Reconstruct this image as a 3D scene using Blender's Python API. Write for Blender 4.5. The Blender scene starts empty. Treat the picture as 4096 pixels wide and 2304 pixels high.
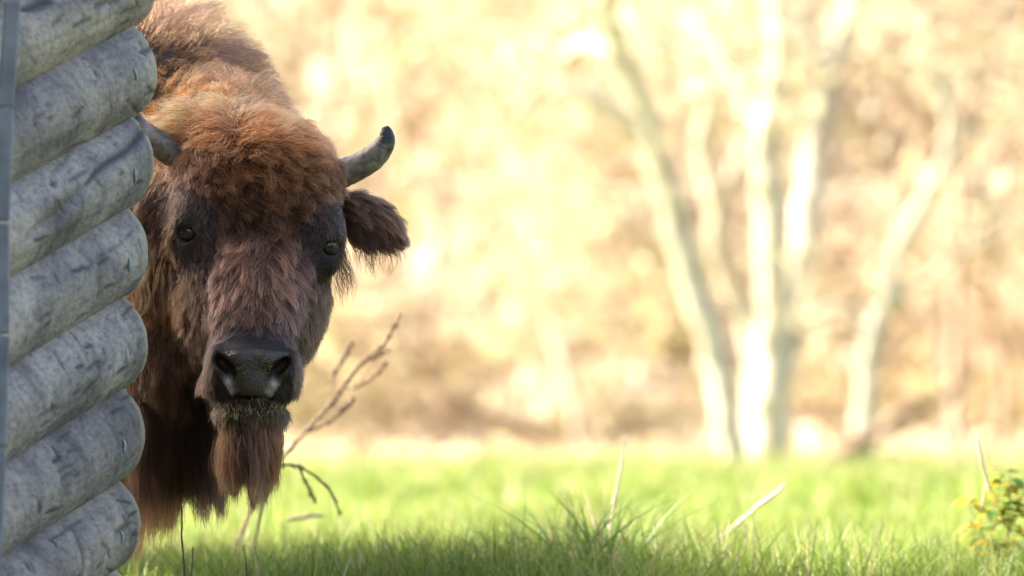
import bpy, math
import numpy as np
from mathutils import Vector, kdtree

rng = np.random.default_rng(11)
scene = bpy.context.scene
col = scene.collection

# ------------------------------------------------------------------ camera, sky, sun, exposure
F, CU, VH, HC = 28000.0, 2048.0, 1700.0, 0.66      # focal length in photo pixels, horizon row, camera height
D = 14.0                                           # distance of the bison's head


def P(u, v, y):
    """photo pixel (4096 wide) at depth y -> world point"""
    return np.array([(u - CU) / F * y, y, HC + (VH - v) / F * y])


cam_d = bpy.data.cameras.new('camera')
cam = bpy.data.objects.new('camera', cam_d)
col.objects.link(cam)
cam.location = (0, 0, HC)
cam.rotation_euler = (math.radians(90), 0, 0)
cam_d.sensor_width = 36
cam_d.lens = F / 4096 * 36
cam_d.shift_y = (VH - 1152) / 4096
cam_d.clip_start, cam_d.clip_end = 0.5, 1000
cam_d.dof.use_dof = True
cam_d.dof.focus_distance = 13.9
cam_d.dof.aperture_fstop = 3.4
scene.camera = cam

SUN = Vector((0.83, -0.23, -0.50)).normalized()       # the way the light travels
world = bpy.data.worlds.new('World')
scene.world = world
world.use_nodes = True
wn = world.node_tree
bg = wn.nodes['Background']
sky = wn.nodes.new('ShaderNodeTexSky')
sky.sky_type = 'NISHITA'
sky.sun_disc = False
sky.sun_elevation = math.asin(-SUN.z)
sky.sun_rotation = math.atan2(-SUN.x, -SUN.y)
sky.dust_density = 5.0
sky.ozone_density = 0.3
sky.air_density = 0.8
wn.links.new(sky.outputs[0], bg.inputs[0])
bg.inputs[1].default_value = 0.13
sun_d = bpy.data.lights.new('sun', 'SUN')
sun_d.energy = 3.8
sun_d.angle = math.radians(0.53)
sun_d.color = (1.0, 0.94, 0.86)
sun = bpy.data.objects.new('sun', sun_d)
col.objects.link(sun)
sun.rotation_euler = SUN.to_track_quat('-Z', 'Y').to_euler()
sun.location = (-20, -5, 20)

scene.view_settings.view_transform = 'Standard'
scene.view_settings.look = 'None'
scene.view_settings.gamma = 1.0
scene.view_settings.exposure = 2.30
scene.cycles.use_denoising = True
scene.cycles.max_bounces = 8
scene.cycles.transparent_max_bounces = 8
scene.cycles.sample_clamp_indirect = 2.0
try:
    scene.cycles_curves.shape = 'RIBBONS'
    scene.cycles_curves.subdivisions = 2
except Exception:
    pass


# ------------------------------------------------------------------ helpers
def lin(r, g, b):
    c = np.array([r, g, b], float) / 255
    return np.where(c <= 0.04045, c / 12.92, ((c + 0.055) / 1.055) ** 2.4)


def tag(o, label=None, cat=None, group=None, kind=None):
    for k, v in (('label', label), ('category', cat), ('group', group), ('kind', kind)):
        if v:
            o[k] = v
    return o


def empty(name, loc=(0, 0, 0)):
    o = bpy.data.objects.new(name, None)
    o.empty_display_size = 0.1
    col.objects.link(o)
    o.location = loc
    return o


def link(name, data, parent=None):
    o = bpy.data.objects.new(name, data)
    col.objects.link(o)
    if parent is not None:
        o.parent = parent
        if parent.parent is None:
            o.location = -parent.location
    return o


class MB:
    def __init__(s):
        s.v, s.f, s.n = [], [], 0
        s.attr = {}

    def add(s, v, f, **attr):
        v = np.asarray(v, float)
        s.v.append(v)
        if isinstance(f, np.ndarray):
            s.f += (f + s.n).tolist()
        else:
            s.f += [[i + s.n for i in q] for q in f]
        for k, a in attr.items():
            a = np.asarray(a, float)
            if a.ndim == 0:
                a = np.full(len(v), float(a))
            elif a.ndim == 1 and len(a) == 3 and len(v) != 3:
                a = np.tile(a, (len(v), 1))
            s.attr.setdefault(k, []).append(a)
        s.n += len(v)

    def tube(s, pts, rad, seg=8, cap=True, **attr):
        pts = np.asarray(pts, float)
        n = len(pts)
        rad = np.broadcast_to(np.asarray(rad, float), (n,))
        tan = np.gradient(pts, axis=0)
        tan /= np.linalg.norm(tan, axis=1)[:, None] + 1e-12
        ref = np.array([0.31, 0.94, 0.13])
        e1 = np.cross(tan, ref)
        e1 /= np.linalg.norm(e1, axis=1)[:, None] + 1e-12
        e2 = np.cross(tan, e1)
        th = np.linspace(0, 2 * np.pi, seg, endpoint=False)
        v = (pts[:, None, :] + rad[:, None, None] * (np.cos(th)[None, :, None] * e1[:, None, :] + np.sin(th)[None, :, None] * e2[:, None, :])).reshape(-1, 3)
        i, j = np.meshgrid(np.arange(n - 1), np.arange(seg), indexing='ij')
        j2 = (j + 1) % seg
        q = np.stack([i * seg + j, (i + 1) * seg + j, (i + 1) * seg + j2, i * seg + j2], -1).reshape(-1, 4).tolist()
        if cap:
            q.append(list(range(seg)))
            q.append([(n - 1) * seg + k for k in range(seg)][::-1])
        a2 = {}
        for k, a in attr.items():
            a = np.asarray(a, float)
            if a.ndim == 2 and len(a) == n:
                a = np.repeat(a, seg, axis=0)
            elif a.ndim == 1 and len(a) == 3:
                a = np.tile(a, (len(v), 1))
            a2[k] = a
        s.add(v, q, **a2)

    def box(s, c, h, **attr):
        c, h = np.asarray(c, float), np.asarray(h, float)
        v = c + h * np.array([[x, y, z] for x in (-1, 1) for y in (-1, 1) for z in (-1, 1)])
        s.add(v, [[0, 1, 3, 2], [4, 6, 7, 5], [0, 4, 5, 1], [2, 3, 7, 6], [0, 2, 6, 4], [1, 5, 7, 3]], **attr)

    def mesh(s, name, smooth=True):
        m = bpy.data.meshes.new(name)
        v = np.concatenate(s.v)
        m.from_pydata(v.tolist(), [], s.f)
        for k, parts in s.attr.items():
            a = np.concatenate(parts)
            if a.ndim == 2:
                at = m.attributes.new(k, 'FLOAT_COLOR', 'POINT')
                at.data.foreach_set('color', np.concatenate([a, np.ones((len(a), 1))], 1).astype(np.float32).ravel())
            else:
                at = m.attributes.new(k, 'FLOAT', 'POINT')
                at.data.foreach_set('value', a.astype(np.float32))
        if smooth:
            m.polygons.foreach_set('use_smooth', np.ones(len(m.polygons), bool))
        m.update()
        return m

    def build(s, name, mat, parent=None, smooth=True):
        o = link(name, s.mesh(name, smooth), parent)
        o.data.materials.append(mat)
        return o


def fast_mesh(name, V, Q, colors=None):
    """big quad mesh from numpy arrays"""
    m = bpy.data.meshes.new(name)
    n, k = len(Q), Q.shape[1]
    m.vertices.add(len(V))
    m.vertices.foreach_set('co', V.astype(np.float32).ravel())
    m.loops.add(n * k)
    m.loops.foreach_set('vertex_index', Q.astype(np.int32).ravel())
    m.polygons.add(n)
    m.polygons.foreach_set('loop_start', np.arange(0, n * k, k, dtype=np.int32))
    m.polygons.foreach_set('use_smooth', np.ones(n, bool))
    if colors is not None:
        at = m.attributes.new('tint', 'FLOAT_COLOR', 'POINT')
        at.data.foreach_set('color', np.concatenate([colors, np.ones((len(colors), 1))], 1).astype(np.float32).ravel())
    m.update(calc_edges=True)
    m.validate()
    return m


def mat(name):
    m = bpy.data.materials.new(name)
    m.use_nodes = True
    nt = m.node_tree
    return m, nt, nt.nodes['Principled BSDF']


def noise(nt, scale, detail=4, rough=0.6, coord='Object', stretch=None, dist=0.0):
    tc = nt.nodes.new('ShaderNodeTexCoord')
    n = nt.nodes.new('ShaderNodeTexNoise')
    n.inputs['Scale'].default_value = scale
    n.inputs['Detail'].default_value = detail
    n.inputs['Roughness'].default_value = rough
    n.inputs['Distortion'].default_value = dist
    src = tc.outputs[coord]
    if stretch is not None:
        mp = nt.nodes.new('ShaderNodeMapping')
        mp.inputs['Scale'].default_value = stretch
        nt.links.new(src, mp.inputs[0])
        src = mp.outputs[0]
    nt.links.new(src, n.inputs['Vector'])
    return n


def ramp(nt, src, stops):
    r = nt.nodes.new('ShaderNodeValToRGB')
    e = r.color_ramp.elements
    while len(e) < len(stops):
        e.new(0.5)
    for k, (p, c) in enumerate(stops):
        e[k].position = p
        e[k].color = (*c, 1) if len(c) == 3 else c
    nt.links.new(src, r.inputs[0])
    return r


def mixc(nt, fac, a, b, mode='MIX'):
    m = nt.nodes.new('ShaderNodeMix')
    m.data_type = 'RGBA'
    m.blend_type = mode
    for sock, val in ((m.inputs[0], fac), (m.inputs[6], a), (m.inputs[7], b)):
        if hasattr(val, 'is_linked'):
            nt.links.new(val, sock)
        elif isinstance(val, (int, float)):
            sock.default_value = val
        else:
            sock.default_value = (*val, 1)
    return m.outputs[2]


def attr(nt, name):
    a = nt.nodes.new('ShaderNodeAttribute')
    a.attribute_name = name
    return a


def bump(nt, src, strength, dist, target):
    b = nt.nodes.new('ShaderNodeBump')
    b.inputs['Strength'].default_value = strength
    b.inputs['Distance'].default_value = dist
    nt.links.new(src, b.inputs['Height'])
    nt.links.new(b.outputs[0], target)


def leaf_material(name, trans=0.45, rough=0.6):
    m, nt, b = mat(name)
    a = attr(nt, 'tint')
    nt.links.new(a.outputs['Color'], b.inputs['Base Color'])
    b.inputs['Roughness'].default_value = rough
    b.inputs['Specular IOR Level'].default_value = 0.25
    t = nt.nodes.new('ShaderNodeBsdfTranslucent')
    nt.links.new(a.outputs['Color'], t.inputs[0])
    mx = nt.nodes.new('ShaderNodeMixShader')
    mx.inputs[0].default_value = trans
    nt.links.new(b.outputs[0], mx.inputs[1])
    nt.links.new(t.outputs[0], mx.inputs[2])
    nt.links.new(mx.outputs[0], nt.nodes['Material Output'].inputs[0])
    return m


M_LEAF = leaf_material('leaf')
M_GRASS = leaf_material('grass_blade', 0.4, 0.45)


def simple(name, c, rough=0.7, nscale=None, amt=0.3, bmp=0.0):
    m, nt, b = mat(name)
    b.inputs['Roughness'].default_value = rough
    if nscale:
        n = noise(nt, nscale)
        r = ramp(nt, n.outputs['Fac'], [(0.3, tuple(np.array(c) * (1 - amt))), (0.7, tuple(np.minimum(np.array(c) * (1 + amt), 0.9)))])
        nt.links.new(r.outputs[0], b.inputs['Base Color'])
        if bmp:
            bump(nt, n.outputs['Fac'], bmp, 0.01, b.inputs['Normal'])
    else:
        b.inputs['Base Color'].default_value = (*c, 1)
    return m


def vnoise(p, seed=0, octaves=3):
    """smooth pseudo-noise on (n,3) points, about -1..1"""
    r = np.random.default_rng(seed)
    out = np.zeros(len(p))
    a, f = 1.0, 1.0
    for _ in range(octaves):
        for _k in range(3):
            d = r.normal(size=3)
            d /= np.linalg.norm(d)
            out += a / 3 * np.sin(p @ d * f * 6.283 + r.uniform(0, 6.283) + 1.7 * np.sin(p @ np.roll(d, 1) * f * 4.1 + r.uniform(0, 6.283)))
        a *= 0.5
        f *= 2.1
    return out


# ------------------------------------------------------------------ ground
def sstep(a, b, x):
    t = np.clip((x - a) / (b - a), 0, 1)
    return t * t * (3 - 2 * t)


def ground_z(x, y):
    x, y = np.asarray(x, float), np.asarray(y, float)
    z = -0.8 + 0.8 * np.clip(y / 12, -1, 1)
    z = z + 0.27 * sstep(13.9, 15.3, y) + 0.03 * sstep(15.3, 20, y) + 0.05 * sstep(22, 46, y)
    z = z + 0.03 * np.sin(x * 1.3 + 0.7 * y) * sstep(16, 24, y) + 0.025 * np.sin(0.9 * x - 0.31 * y + 1.0) * sstep(18, 30, y)
    hy = np.clip(y - 49, 0, None)
    z = z + 0.30 * hy * sstep(0, 12, hy) + 0.02 * np.sin(x * 0.8) * hy
    return z


xs = np.unique(np.concatenate([np.linspace(-90, -12, 30), np.linspace(-12, 12, 97), np.linspace(12, 90, 30)]))
ys = np.unique(np.concatenate([np.linspace(-30, 10, 14), np.linspace(10, 30, 81), np.linspace(30, 80, 81), np.linspace(80, 190, 30)]))
gx, gy = np.meshgrid(xs, ys, indexing='ij')
gv = np.stack([gx, gy, ground_z(gx, gy)], -1).reshape(-1, 3)
ny = len(ys)
i, j = np.meshgrid(np.arange(len(xs) - 1), np.arange(ny - 1), indexing='ij')
gq = np.stack([i * ny + j, (i + 1) * ny + j, (i + 1) * ny + j + 1, i * ny + j + 1], -1).reshape(-1, 4)
m, nt, b = mat('meadow_and_leaf_litter')
n1 = noise(nt, 3.0, 6, 0.7)
n2 = noise(nt, 0.7, 4, 0.6)
grassc = ramp(nt, n1.outputs['Fac'], [(0.3, (0.05, 0.09, 0.015)), (0.55, (0.13, 0.19, 0.03)), (0.75, (0.24, 0.22, 0.07))])
litter = ramp(nt, n1.outputs['Fac'], [(0.3, (0.20, 0.12, 0.06)), (0.5, (0.42, 0.31, 0.20)), (0.7, (0.60, 0.49, 0.33))])
moss = ramp(nt, n2.outputs['Fac'], [(0.52, (0, 0, 0)), (0.66, (1, 1, 1))])
litter2 = mixc(nt, moss.outputs[0], litter.outputs[0], (0.40, 0.36, 0.10))
tc = nt.nodes.new('ShaderNodeTexCoord')
sp = nt.nodes.new('ShaderNodeSeparateXYZ')
nt.links.new(tc.outputs['Object'], sp.inputs[0])
ma = nt.nodes.new('ShaderNodeMath')
ma.operation = 'MULTIPLY_ADD'
nt.links.new(n2.outputs['Fac'], ma.inputs[0])
ma.inputs[1].default_value = 9.0
nt.links.new(sp.outputs[1], ma.inputs[2])
mr = nt.nodes.new('ShaderNodeMapRange')
mr.inputs[1].default_value, mr.inputs[2].default_value = 49.0, 53.0
nt.links.new(ma.outputs[0], mr.inputs[0])
nt.links.new(mixc(nt, mr.outputs[0], grassc.outputs[0], litter2), b.inputs['Base Color'])
b.inputs['Roughness'].default_value = 0.9
bump(nt, n1.outputs['Fac'], 0.6, 0.05, b.inputs['Normal'])
g = link('ground', fast_mesh('ground', gv, gq))
g.data.materials.append(m)
tag(g, 'sunlit meadow rising into a leaf-strewn hillside', kind='structure')


# ------------------------------------------------------------------ leaves and blades in bulk
def leaf_quads(c, size, r, tint, aspect=0.55):
    """one folded diamond leaf per centre"""
    n = len(c)
    d = r.normal(size=(n, 3))
    d /= np.linalg.norm(d, axis=1)[:, None]
    e = np.cross(d, r.normal(size=(n, 3)))
    e /= np.linalg.norm(e, axis=1)[:, None]
    s = (size * r.uniform(0.6, 1.3, n))[:, None]
    V = np.stack([c - d * s, c + e * s * aspect, c + d * s, c - e * s * aspect], 1).reshape(-1, 3)
    Q = np.arange(4 * n).reshape(-1, 4)
    return V, Q, np.repeat(tint, 4, axis=0)


def blades(base, height, width, lean, r, tint, K=4):
    """tapered bent blades: base (n,3), height, width, lean (n,2)"""
    n = len(base)
    t = np.linspace(0, 1, K)
    ang = r.uniform(0, 2 * np.pi, n)
    side = np.stack([np.cos(ang), np.sin(ang), np.zeros(n)], 1)
    cur = base[:, None, :] + np.stack([lean[:, 0:1] * t ** 1.8, lean[:, 1:2] * t ** 1.8, height[:, None] * (t - 0.18 * t ** 3 * (np.linalg.norm(lean, axis=1) / (height + 1e-6))[:, None])], -1)
    w = (width[:, None] * (1 - t ** 1.6 * 0.93))[:, :, None] * 0.5
    L, R_ = cur - side[:, None, :] * w, cur + side[:, None, :] * w
    V = np.stack([L, R_], 2).reshape(-1, 3)
    k = np.arange(K - 1)
    q = np.stack([2 * k, 2 * k + 1, 2 * k + 3, 2 * k + 2], -1)
    Q = (np.arange(n)[:, None, None] * 2 * K + q[None]).reshape(-1, 4)
    return V, Q, np.repeat(tint, 2 * K, axis=0)


def pick(r, n, palette, jitter=0.15):
    pal = np.array([p[:3] for p in palette])
    w = np.array([p[3] for p in palette], float)
    c = pal[r.choice(len(pal), n, p=w / w.sum())]
    return c * r.normal(1, jitter, (n, 1)).clip(0.5, 1.6)


# ------------------------------------------------------------------ the wood behind: hillside thicket, trees
r = np.random.default_rng(3)
# thicket: bushes of dry leaves that read as one mass
cs, ts = [], []
LEAFPAL = [(0.56, 0.45, 0.29, 4), (0.64, 0.55, 0.36, 4), (0.42, 0.30, 0.20, 2.2), (0.58, 0.54, 0.26, 2), (0.70, 0.63, 0.48, 3)]
for k in range(680):
    y = r.uniform(52, 84)
    x = r.uniform(-0.17, 0.16) * y
    rad = r.uniform(0.35, 1.0)
    hgt = r.uniform(0.5, 2.0)
    n = int(r.uniform(70, 190))
    p = r.normal(size=(n, 3))
    p /= np.linalg.norm(p, axis=1)[:, None]
    p *= (r.uniform(0.2, 1, (n, 1)) ** 0.5) * np.array([rad, rad, hgt * 0.55])
    base = np.array([x, y, ground_z(x, y) + hgt * 0.5])
    cs.append(base + p)
    pal = LEAFPAL[r.integers(len(LEAFPAL))]
    t = np.array(pal[:3]) * r.normal(1, 0.15)
    if x / y > 0.045 or r.random() < 0.18:
        t = t * np.array([0.80, 0.62, 0.58])
    ts.append(0.5 * t + 0.5 * pick(r, n, LEAFPAL))
c = np.concatenate(cs)
V, Q, T = leaf_quads(c, np.full(len(c), 0.085), r, np.clip(np.concatenate(ts), 0.02, 0.8))
o = link('thicket', fast_mesh('thicket', V, Q, T))
o.data.materials.append(M_LEAF)
tag(o, 'mass of dry tan and yellow leaves covering the hillside behind the meadow', 'undergrowth', kind='stuff')
# fallen leaves over the slope
n = 38000
y = r.uniform(47, 84, n)
x = r.uniform(-0.17, 0.16, n) * y
c = np.stack([x, y, ground_z(x, y) + r.uniform(0.0, 0.12, n)], 1)
V, Q, T = leaf_quads(c, np.full(n, 0.075), r, pick(r, n, LEAFPAL, 0.2))
o = link('leaf_litter', fast_mesh('leaf_litter', V, Q, T))
o.data.materials.append(M_LEAF)
tag(o, 'dry fallen leaves scattered under the trees on the slope', 'leaves', kind='stuff')


def bark_material(name, c0, c1, c2):
    m, nt, b = mat(name)
    n = noise(nt, 5, 6, 0.7, stretch=(1, 1, 0.35))
    rr = ramp(nt, n.outputs['Fac'], [(0.32, c0), (0.5, c1), (0.68, c2)])
    nt.links.new(rr.outputs[0], b.inputs['Base Color'])
    b.inputs['Roughness'].default_value = 0.85
    bump(nt, n.outputs['Fac'], 0.6, 0.03, b.inputs['Normal'])
    return m


BARK_PALE = bark_material('pale_bark', (0.24, 0.20, 0.12), (0.50, 0.44, 0.32), (0.62, 0.56, 0.44))
BARK_PINK = bark_material('pinkish_bark', (0.28, 0.18, 0.12), (0.45, 0.32, 0.22), (0.58, 0.44, 0.32))
BARK_BROWN = bark_material('brown_bark', (0.10, 0.06, 0.04), (0.25, 0.16, 0.10), (0.38, 0.26, 0.17))


def smooth_path(pts, n=None):
    """Catmull-Rom through rows of pts"""
    pts = np.asarray(pts, float)
    k = len(pts)
    n = n or 5 * (k - 1) + 1
    t = np.linspace(0, k - 1 - 1e-9, n)
    i = t.astype(int)
    f = (t - i)[:, None]
    g_ = lambda a: pts[np.clip(a, 0, k - 1)]
    p0, p1, p2, p3 = g_(i - 1), g_(i), g_(i + 1), g_(i + 2)
    return 0.5 * (2 * p1 + (p2 - p0) * f + (2 * p0 - 5 * p1 + 4 * p2 - p3) * f ** 2 + (3 * p1 - p0 - 3 * p2 + p3) * f ** 3)


def tree(name, y, stems, label, bark, leaves=500, group='trees at the edge of the wood', leafpal=LEAFPAL, extra=3.0, seed=0):
    """stems: lists of (u, v, width_px); the first is the trunk. Each keeps its own depth."""
    r = np.random.default_rng(seed + 100)
    u0 = stems[0][0][0]
    bx = (u0 - CU) / F * y
    base = np.array([bx, y, float(ground_z(bx, y))])
    root = empty(name, base)
    tag(root, label, 'tree', group)
    tips = []
    for k, st in enumerate(stems):
        st = list(st)
        if k == 0:
            st[0] = (st[0][0], VH - (base[2] - 0.15 - HC) * F / y, st[0][2])
        rows = []
        dy = 0.0
        slope = 0 if k == 0 else r.uniform(-0.35, 0.35)
        for q, (u, v, w) in enumerate(st):
            yy = y + slope * q
            rows.append([*P(u, v, yy), w / F * y * 0.5])
        rows = np.array(rows)
        if st[-1][1] < 60:                      # stems that leave the frame go on growing
            d = rows[-1, :3] - rows[-2, :3]
            d /= np.linalg.norm(d)
            for e in range(1, 4):
                d = d + r.normal(0, 0.12, 3)
                d[2] = abs(d[2]) + 0.1
                d /= np.linalg.norm(d)
                rows = np.vstack([rows, [*(rows[-1, :3] + d * extra / 3), rows[-1, 3] * 0.7]])
        path = smooth_path(rows)
        path[:, :3] += 0.012 * r.normal(size=(len(path), 3))
        mb = MB()
        mb.tube(path[:, :3], np.maximum(path[:, 3], 0.008), 10)
        mb.build('trunk' if k == 0 else 'branch', bark, root)
        tips += [p for p in path[len(path) // 2:]]
    mb = MB()
    leafc = []
    tips = np.array(tips)
    for k in range(max(24, len(tips) * 2 // 3)):
        s = tips[r.integers(len(tips))]
        d = r.normal(size=3)
        d[2] = abs(d[2]) * 0.8 + 0.2
        d /= np.linalg.norm(d)
        L = r.uniform(0.5, 1.3)
        pts = [s[:3]]
        for q in range(5):
            d = d + r.normal(0, 0.22, 3)
            d /= np.linalg.norm(d)
            pts.append(pts[-1] + d * L / 5)
        pts = np.array(pts)
        mb.tube(pts, np.linspace(0.014, 0.004, 6), 5)
        for q in range(max(1, leaves // 30)):
            leafc.append(pts[r.integers(1, 6)] + r.normal(0, 0.10, 3))
    crown = mb.build('crown', bark, root)
    if leaves:
        c = np.array(leafc)
        V, Q, T = leaf_quads(c, np.full(len(c), 0.05), r, pick(r, len(c), leafpal))
        lo = link('foliage', fast_mesh('foliage', V, Q, T), crown)
        lo.data.materials.append(M_LEAF)
        lo['kind'] = 'stuff'
    return root


tree('bare_tree', 45.0, [
    [(3075, 1900, 190), (3080, 1700, 165), (3085, 1500, 150), (3094, 1173, 135), (3087, 828, 128), (3060, 621, 122), (3105, 414, 112), (3128, 138, 105), (3121, -20, 100)],
    [(3110, 1560, 120), (3176, 1242, 112), (3225, 828, 105), (3265, 552, 98), (3314, 276, 92), (3390, 110, 80), (3410, -20, 75)],
    [(3300, 330, 75), (3265, 200, 65), (3218, 41, 60), (3200, -40, 55)],
    [(3115, 520, 50), (3010, 469, 48), (2950, 350, 45), (2890, 220, 45), (2790, 83, 42), (2740, -20, 40)],
], 'thick pale double-trunked tree with sunlit bark at the wood edge', BARK_PALE, 400, seed=1)
tree('bare_tree', 43.5, [
    [(2950, 1900, 125), (2900, 1640, 112), (2845, 1380, 105), (2776, 1131, 104), (2693, 855, 100), (2610, 621, 94), (2500, 483, 84), (2362, 386, 72), (2230, 350, 52)],
    [(2700, 870, 66), (2570, 420, 72), (2458, 180, 76), (2435, 60, 66), (2425, -20, 64)],
    [(2480, 210, 40), (2380, 190, 40), (2307, 180, 55), (2169, 331, 45), (2100, 380, 30)],
], 'pale slender tree leaning over the meadow with arching bare limbs', BARK_PALE, 350, seed=2)
tree('bare_tree', 46.0, [
    [(3010, 1900, 95), (3020, 1600, 85), (2997, 1311, 80), (2928, 1173, 78), (2865, 993, 80), (2862, 800, 82), (2810, 593, 62), (2835, 386, 58), (2910, 276, 48), (2940, 120, 40), (2960, -20, 36)],
    [(2862, 800, 50), (2930, 680, 40), (3000, 560, 34), (3040, 430, 25)],
], 'crooked pale stem growing between the leaning tree and the double trunk', BARK_PALE, 300, seed=3)
tree('bare_tree', 44.0, [
    [(3440, 1900, 120), (3452, 1656, 90), (3480, 1380, 80), (3555, 1187, 70), (3590, 993, 68), (3720, 759, 62), (3805, 552, 52), (3742, 276, 46), (3687, 50, 40), (3660, -20, 38)],
    [(3490, 1360, 55), (3420, 1270, 45), (3300, 1230, 40), (3220, 1300, 35)],
    [(3560, 1200, 45), (3742, 1100, 38), (3890, 950, 32), (4080, 830, 24)],
], 'slim grey tree forking near the ground right of the double trunk', BARK_PALE, 350, seed=4)
tree('sapling', 47.5, [
    [(3840, 1900, 55), (3830, 1400, 46), (3835, 900, 42), (3850, 480, 38), (3930, 140, 32), (3960, -20, 30)],
    [(3840, 800, 34), (3960, 640, 26), (4090, 420, 18)],
    [(3848, 520, 34), (3760, 250, 30), (3700, 40, 26), (3690, -20, 24)],
], 'thin pinkish sapling standing straight beside the slim grey tree', BARK_PINK, 700, seed=5)
tree('sapling', 50.0, [
    [(2360, 1880, 60), (2330, 1760, 55), (2252, 1449, 50), (2190, 1200, 44), (2060, 1000, 36), (1980, 860, 26)],
    [(2200, 1230, 30), (2240, 1000, 26), (2180, 760, 20)],
], 'thin bare sapling bending away from the pale leaning tree', BARK_PALE, 500, seed=6)
tree('sapling', 53.0, [
    [(1760, 1880, 60), (1790, 1600, 46), (1700, 1300, 40), (1760, 900, 36), (1700, 400, 30), (1740, -20, 26)],
    [(1740, 1000, 28), (1900, 700, 24), (2040, 420, 18)],
], 'thin leafy sapling alone in the wood past the upturned horn', BARK_PINK, 1100, seed=7)
tree('sapling', 56.0, [
    [(1300, 1880, 70), (1330, 1400, 50), (1290, 700, 44), (1350, 200, 36), (1380, -20, 30)],
    [(1300, 800, 30), (1150, 500, 24), (1040, 200, 18), (1010, -20, 16)],
], 'thin leafy sapling rising behind the hump of the bison', BARK_PINK, 1100, seed=8)
tree('sapling', 49.0, [
    [(4010, 1900, 50), (4020, 1500, 40), (3960, 1200, 32), (4010, 700, 26), (4090, 300, 20)],
    [(3990, 1350, 26), (3880, 1150, 20), (3790, 1020, 14)],
], 'thin brushy sapling with brown twigs above the yellow-leaved plant', BARK_BROWN, 900, seed=9)

# fallen branches lying under the trees
for pts, y, label in (
        ([(3260, 1900, 80), (3400, 1800, 72), (3500, 1740, 70), (3640, 1640, 60), (3800, 1580, 45), (3900, 1480, 30)], 43.0, 'brown fallen branch propped on the slope below the slim grey tree'),
        ([(1590, 1380, 26), (1700, 1500, 34), (1860, 1620, 44), (2050, 1700, 50), (2200, 1760, 60)], 47.0, 'grey fallen bough slanting down to the meadow edge')):
    rows = np.array([[*P(u, v, y), w / F * y * 0.5] for u, v, w in pts])
    path = smooth_path(rows)
    mb = MB()
    mb.tube(path[:, :3], path[:, 3], 8)
    for q in range(7):
        s = path[rng.integers(3, len(path) - 2)]
        d = rng.normal(size=3)
        d[2] = abs(d[2])
        mb.tube([s[:3], s[:3] + d * 0.15, s[:3] + d * 0.3 + rng.normal(0, 0.05, 3)], [0.02, 0.012, 0.005], 5)
    o = mb.build('fallen_branch', BARK_BROWN)
    tag(o, label, 'branch', 'fallen branches at the wood edge')


# ------------------------------------------------------------------ unseen building added out of frame on the left only to shade the bison
def added_barn():
    root = empty('shade_barn', (-5.6, 10, 0))
    tag(root, 'dark timber building added out of view to shade the bison', 'added_barn')
    wood = simple('shade_barn_board', (0.10, 0.075, 0.055), 0.8, 3.0, 0.35, 0.3)
    roofm = simple('shade_barn_roof', (0.12, 0.09, 0.08), 0.8, 2.0, 0.3, 0.3)
    x0, x1, y0, y1, z0, ze, zr = -8.2, -3.7, 3.5, 15.22, -0.9, 4.3, 6.0
    k = 0
    yy = y0
    bm = MB()
    bm.box((0, 0, 0), (0.02, 0.15, (ze - z0) / 2))
    me = bm.mesh('shade_board', False)
    me.materials.append(wood)
    while yy < y1:
        for x in (x0, x1):
            o = link('shade_board', me, root)
            o.location = Vector((x + 0.006 * (k % 3), yy + 0.15, (ze + z0) / 2)) - root.location
        yy += 0.304
        k += 1
    for y in (y0, y1):
        g_ = MB()
        g_.add([(x0, y - .03, z0), (x1, y - .03, z0), (x1, y - .03, ze), ((x0 + x1) / 2, y - .03, zr), (x0, y - .03, ze),
                (x0, y + .03, z0), (x1, y + .03, z0), (x1, y + .03, ze), ((x0 + x1) / 2, y + .03, zr), (x0, y + .03, ze)],
               [[0, 1, 2, 3, 4], [9, 8, 7, 6, 5], [0, 5, 6, 1], [1, 6, 7, 2], [2, 7, 8, 3], [3, 8, 9, 4], [4, 9, 5, 0]])
        g_.build('shade_gable', wood, root, False)
    xm = (x0 + x1) / 2
    for s, xe in ((-1, x0 - .35), (1, x1 + .35)):
        g_ = MB()
        zz = ze - 0.26
        g_.add([(xm, y0 - .4, zr + .03), (xe, y0 - .4, zz), (xe, y1 + .4, zz), (xm, y1 + .4, zr + .03),
                (xm, y0 - .4, zr + .11), (xe, y0 - .4, zz + .08), (xe, y1 + .4, zz + .08), (xm, y1 + .4, zr + .11)],
               [[0, 1, 2, 3], [7, 6, 5, 4], [0, 4, 5, 1], [1, 5, 6, 2], [2, 6, 7, 3], [3, 7, 4, 0]])
        g_.build('shade_roof', roofm, root, False)


added_barn()

# ------------------------------------------------------------------ log wall
AX = np.array([0.347, 1.0, 0.263])
AX /= np.linalg.norm(AX)
NO = np.cross(AX, [0, 0, 1.0])
NO /= np.linalg.norm(NO)               # outward, towards the camera's right
ST = np.cross(NO, AX)                  # up the stack
LR, LL, LY = 0.113, 1.9, 13.75
TIPS = [(646, -825), (644, -460), (640, -95), (635, 268), (622, 628), (600, 986), (597, 1346), (588, 1710), (570, 2075), (556, 2435), (548, 2795), (544, 3150)]

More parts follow.
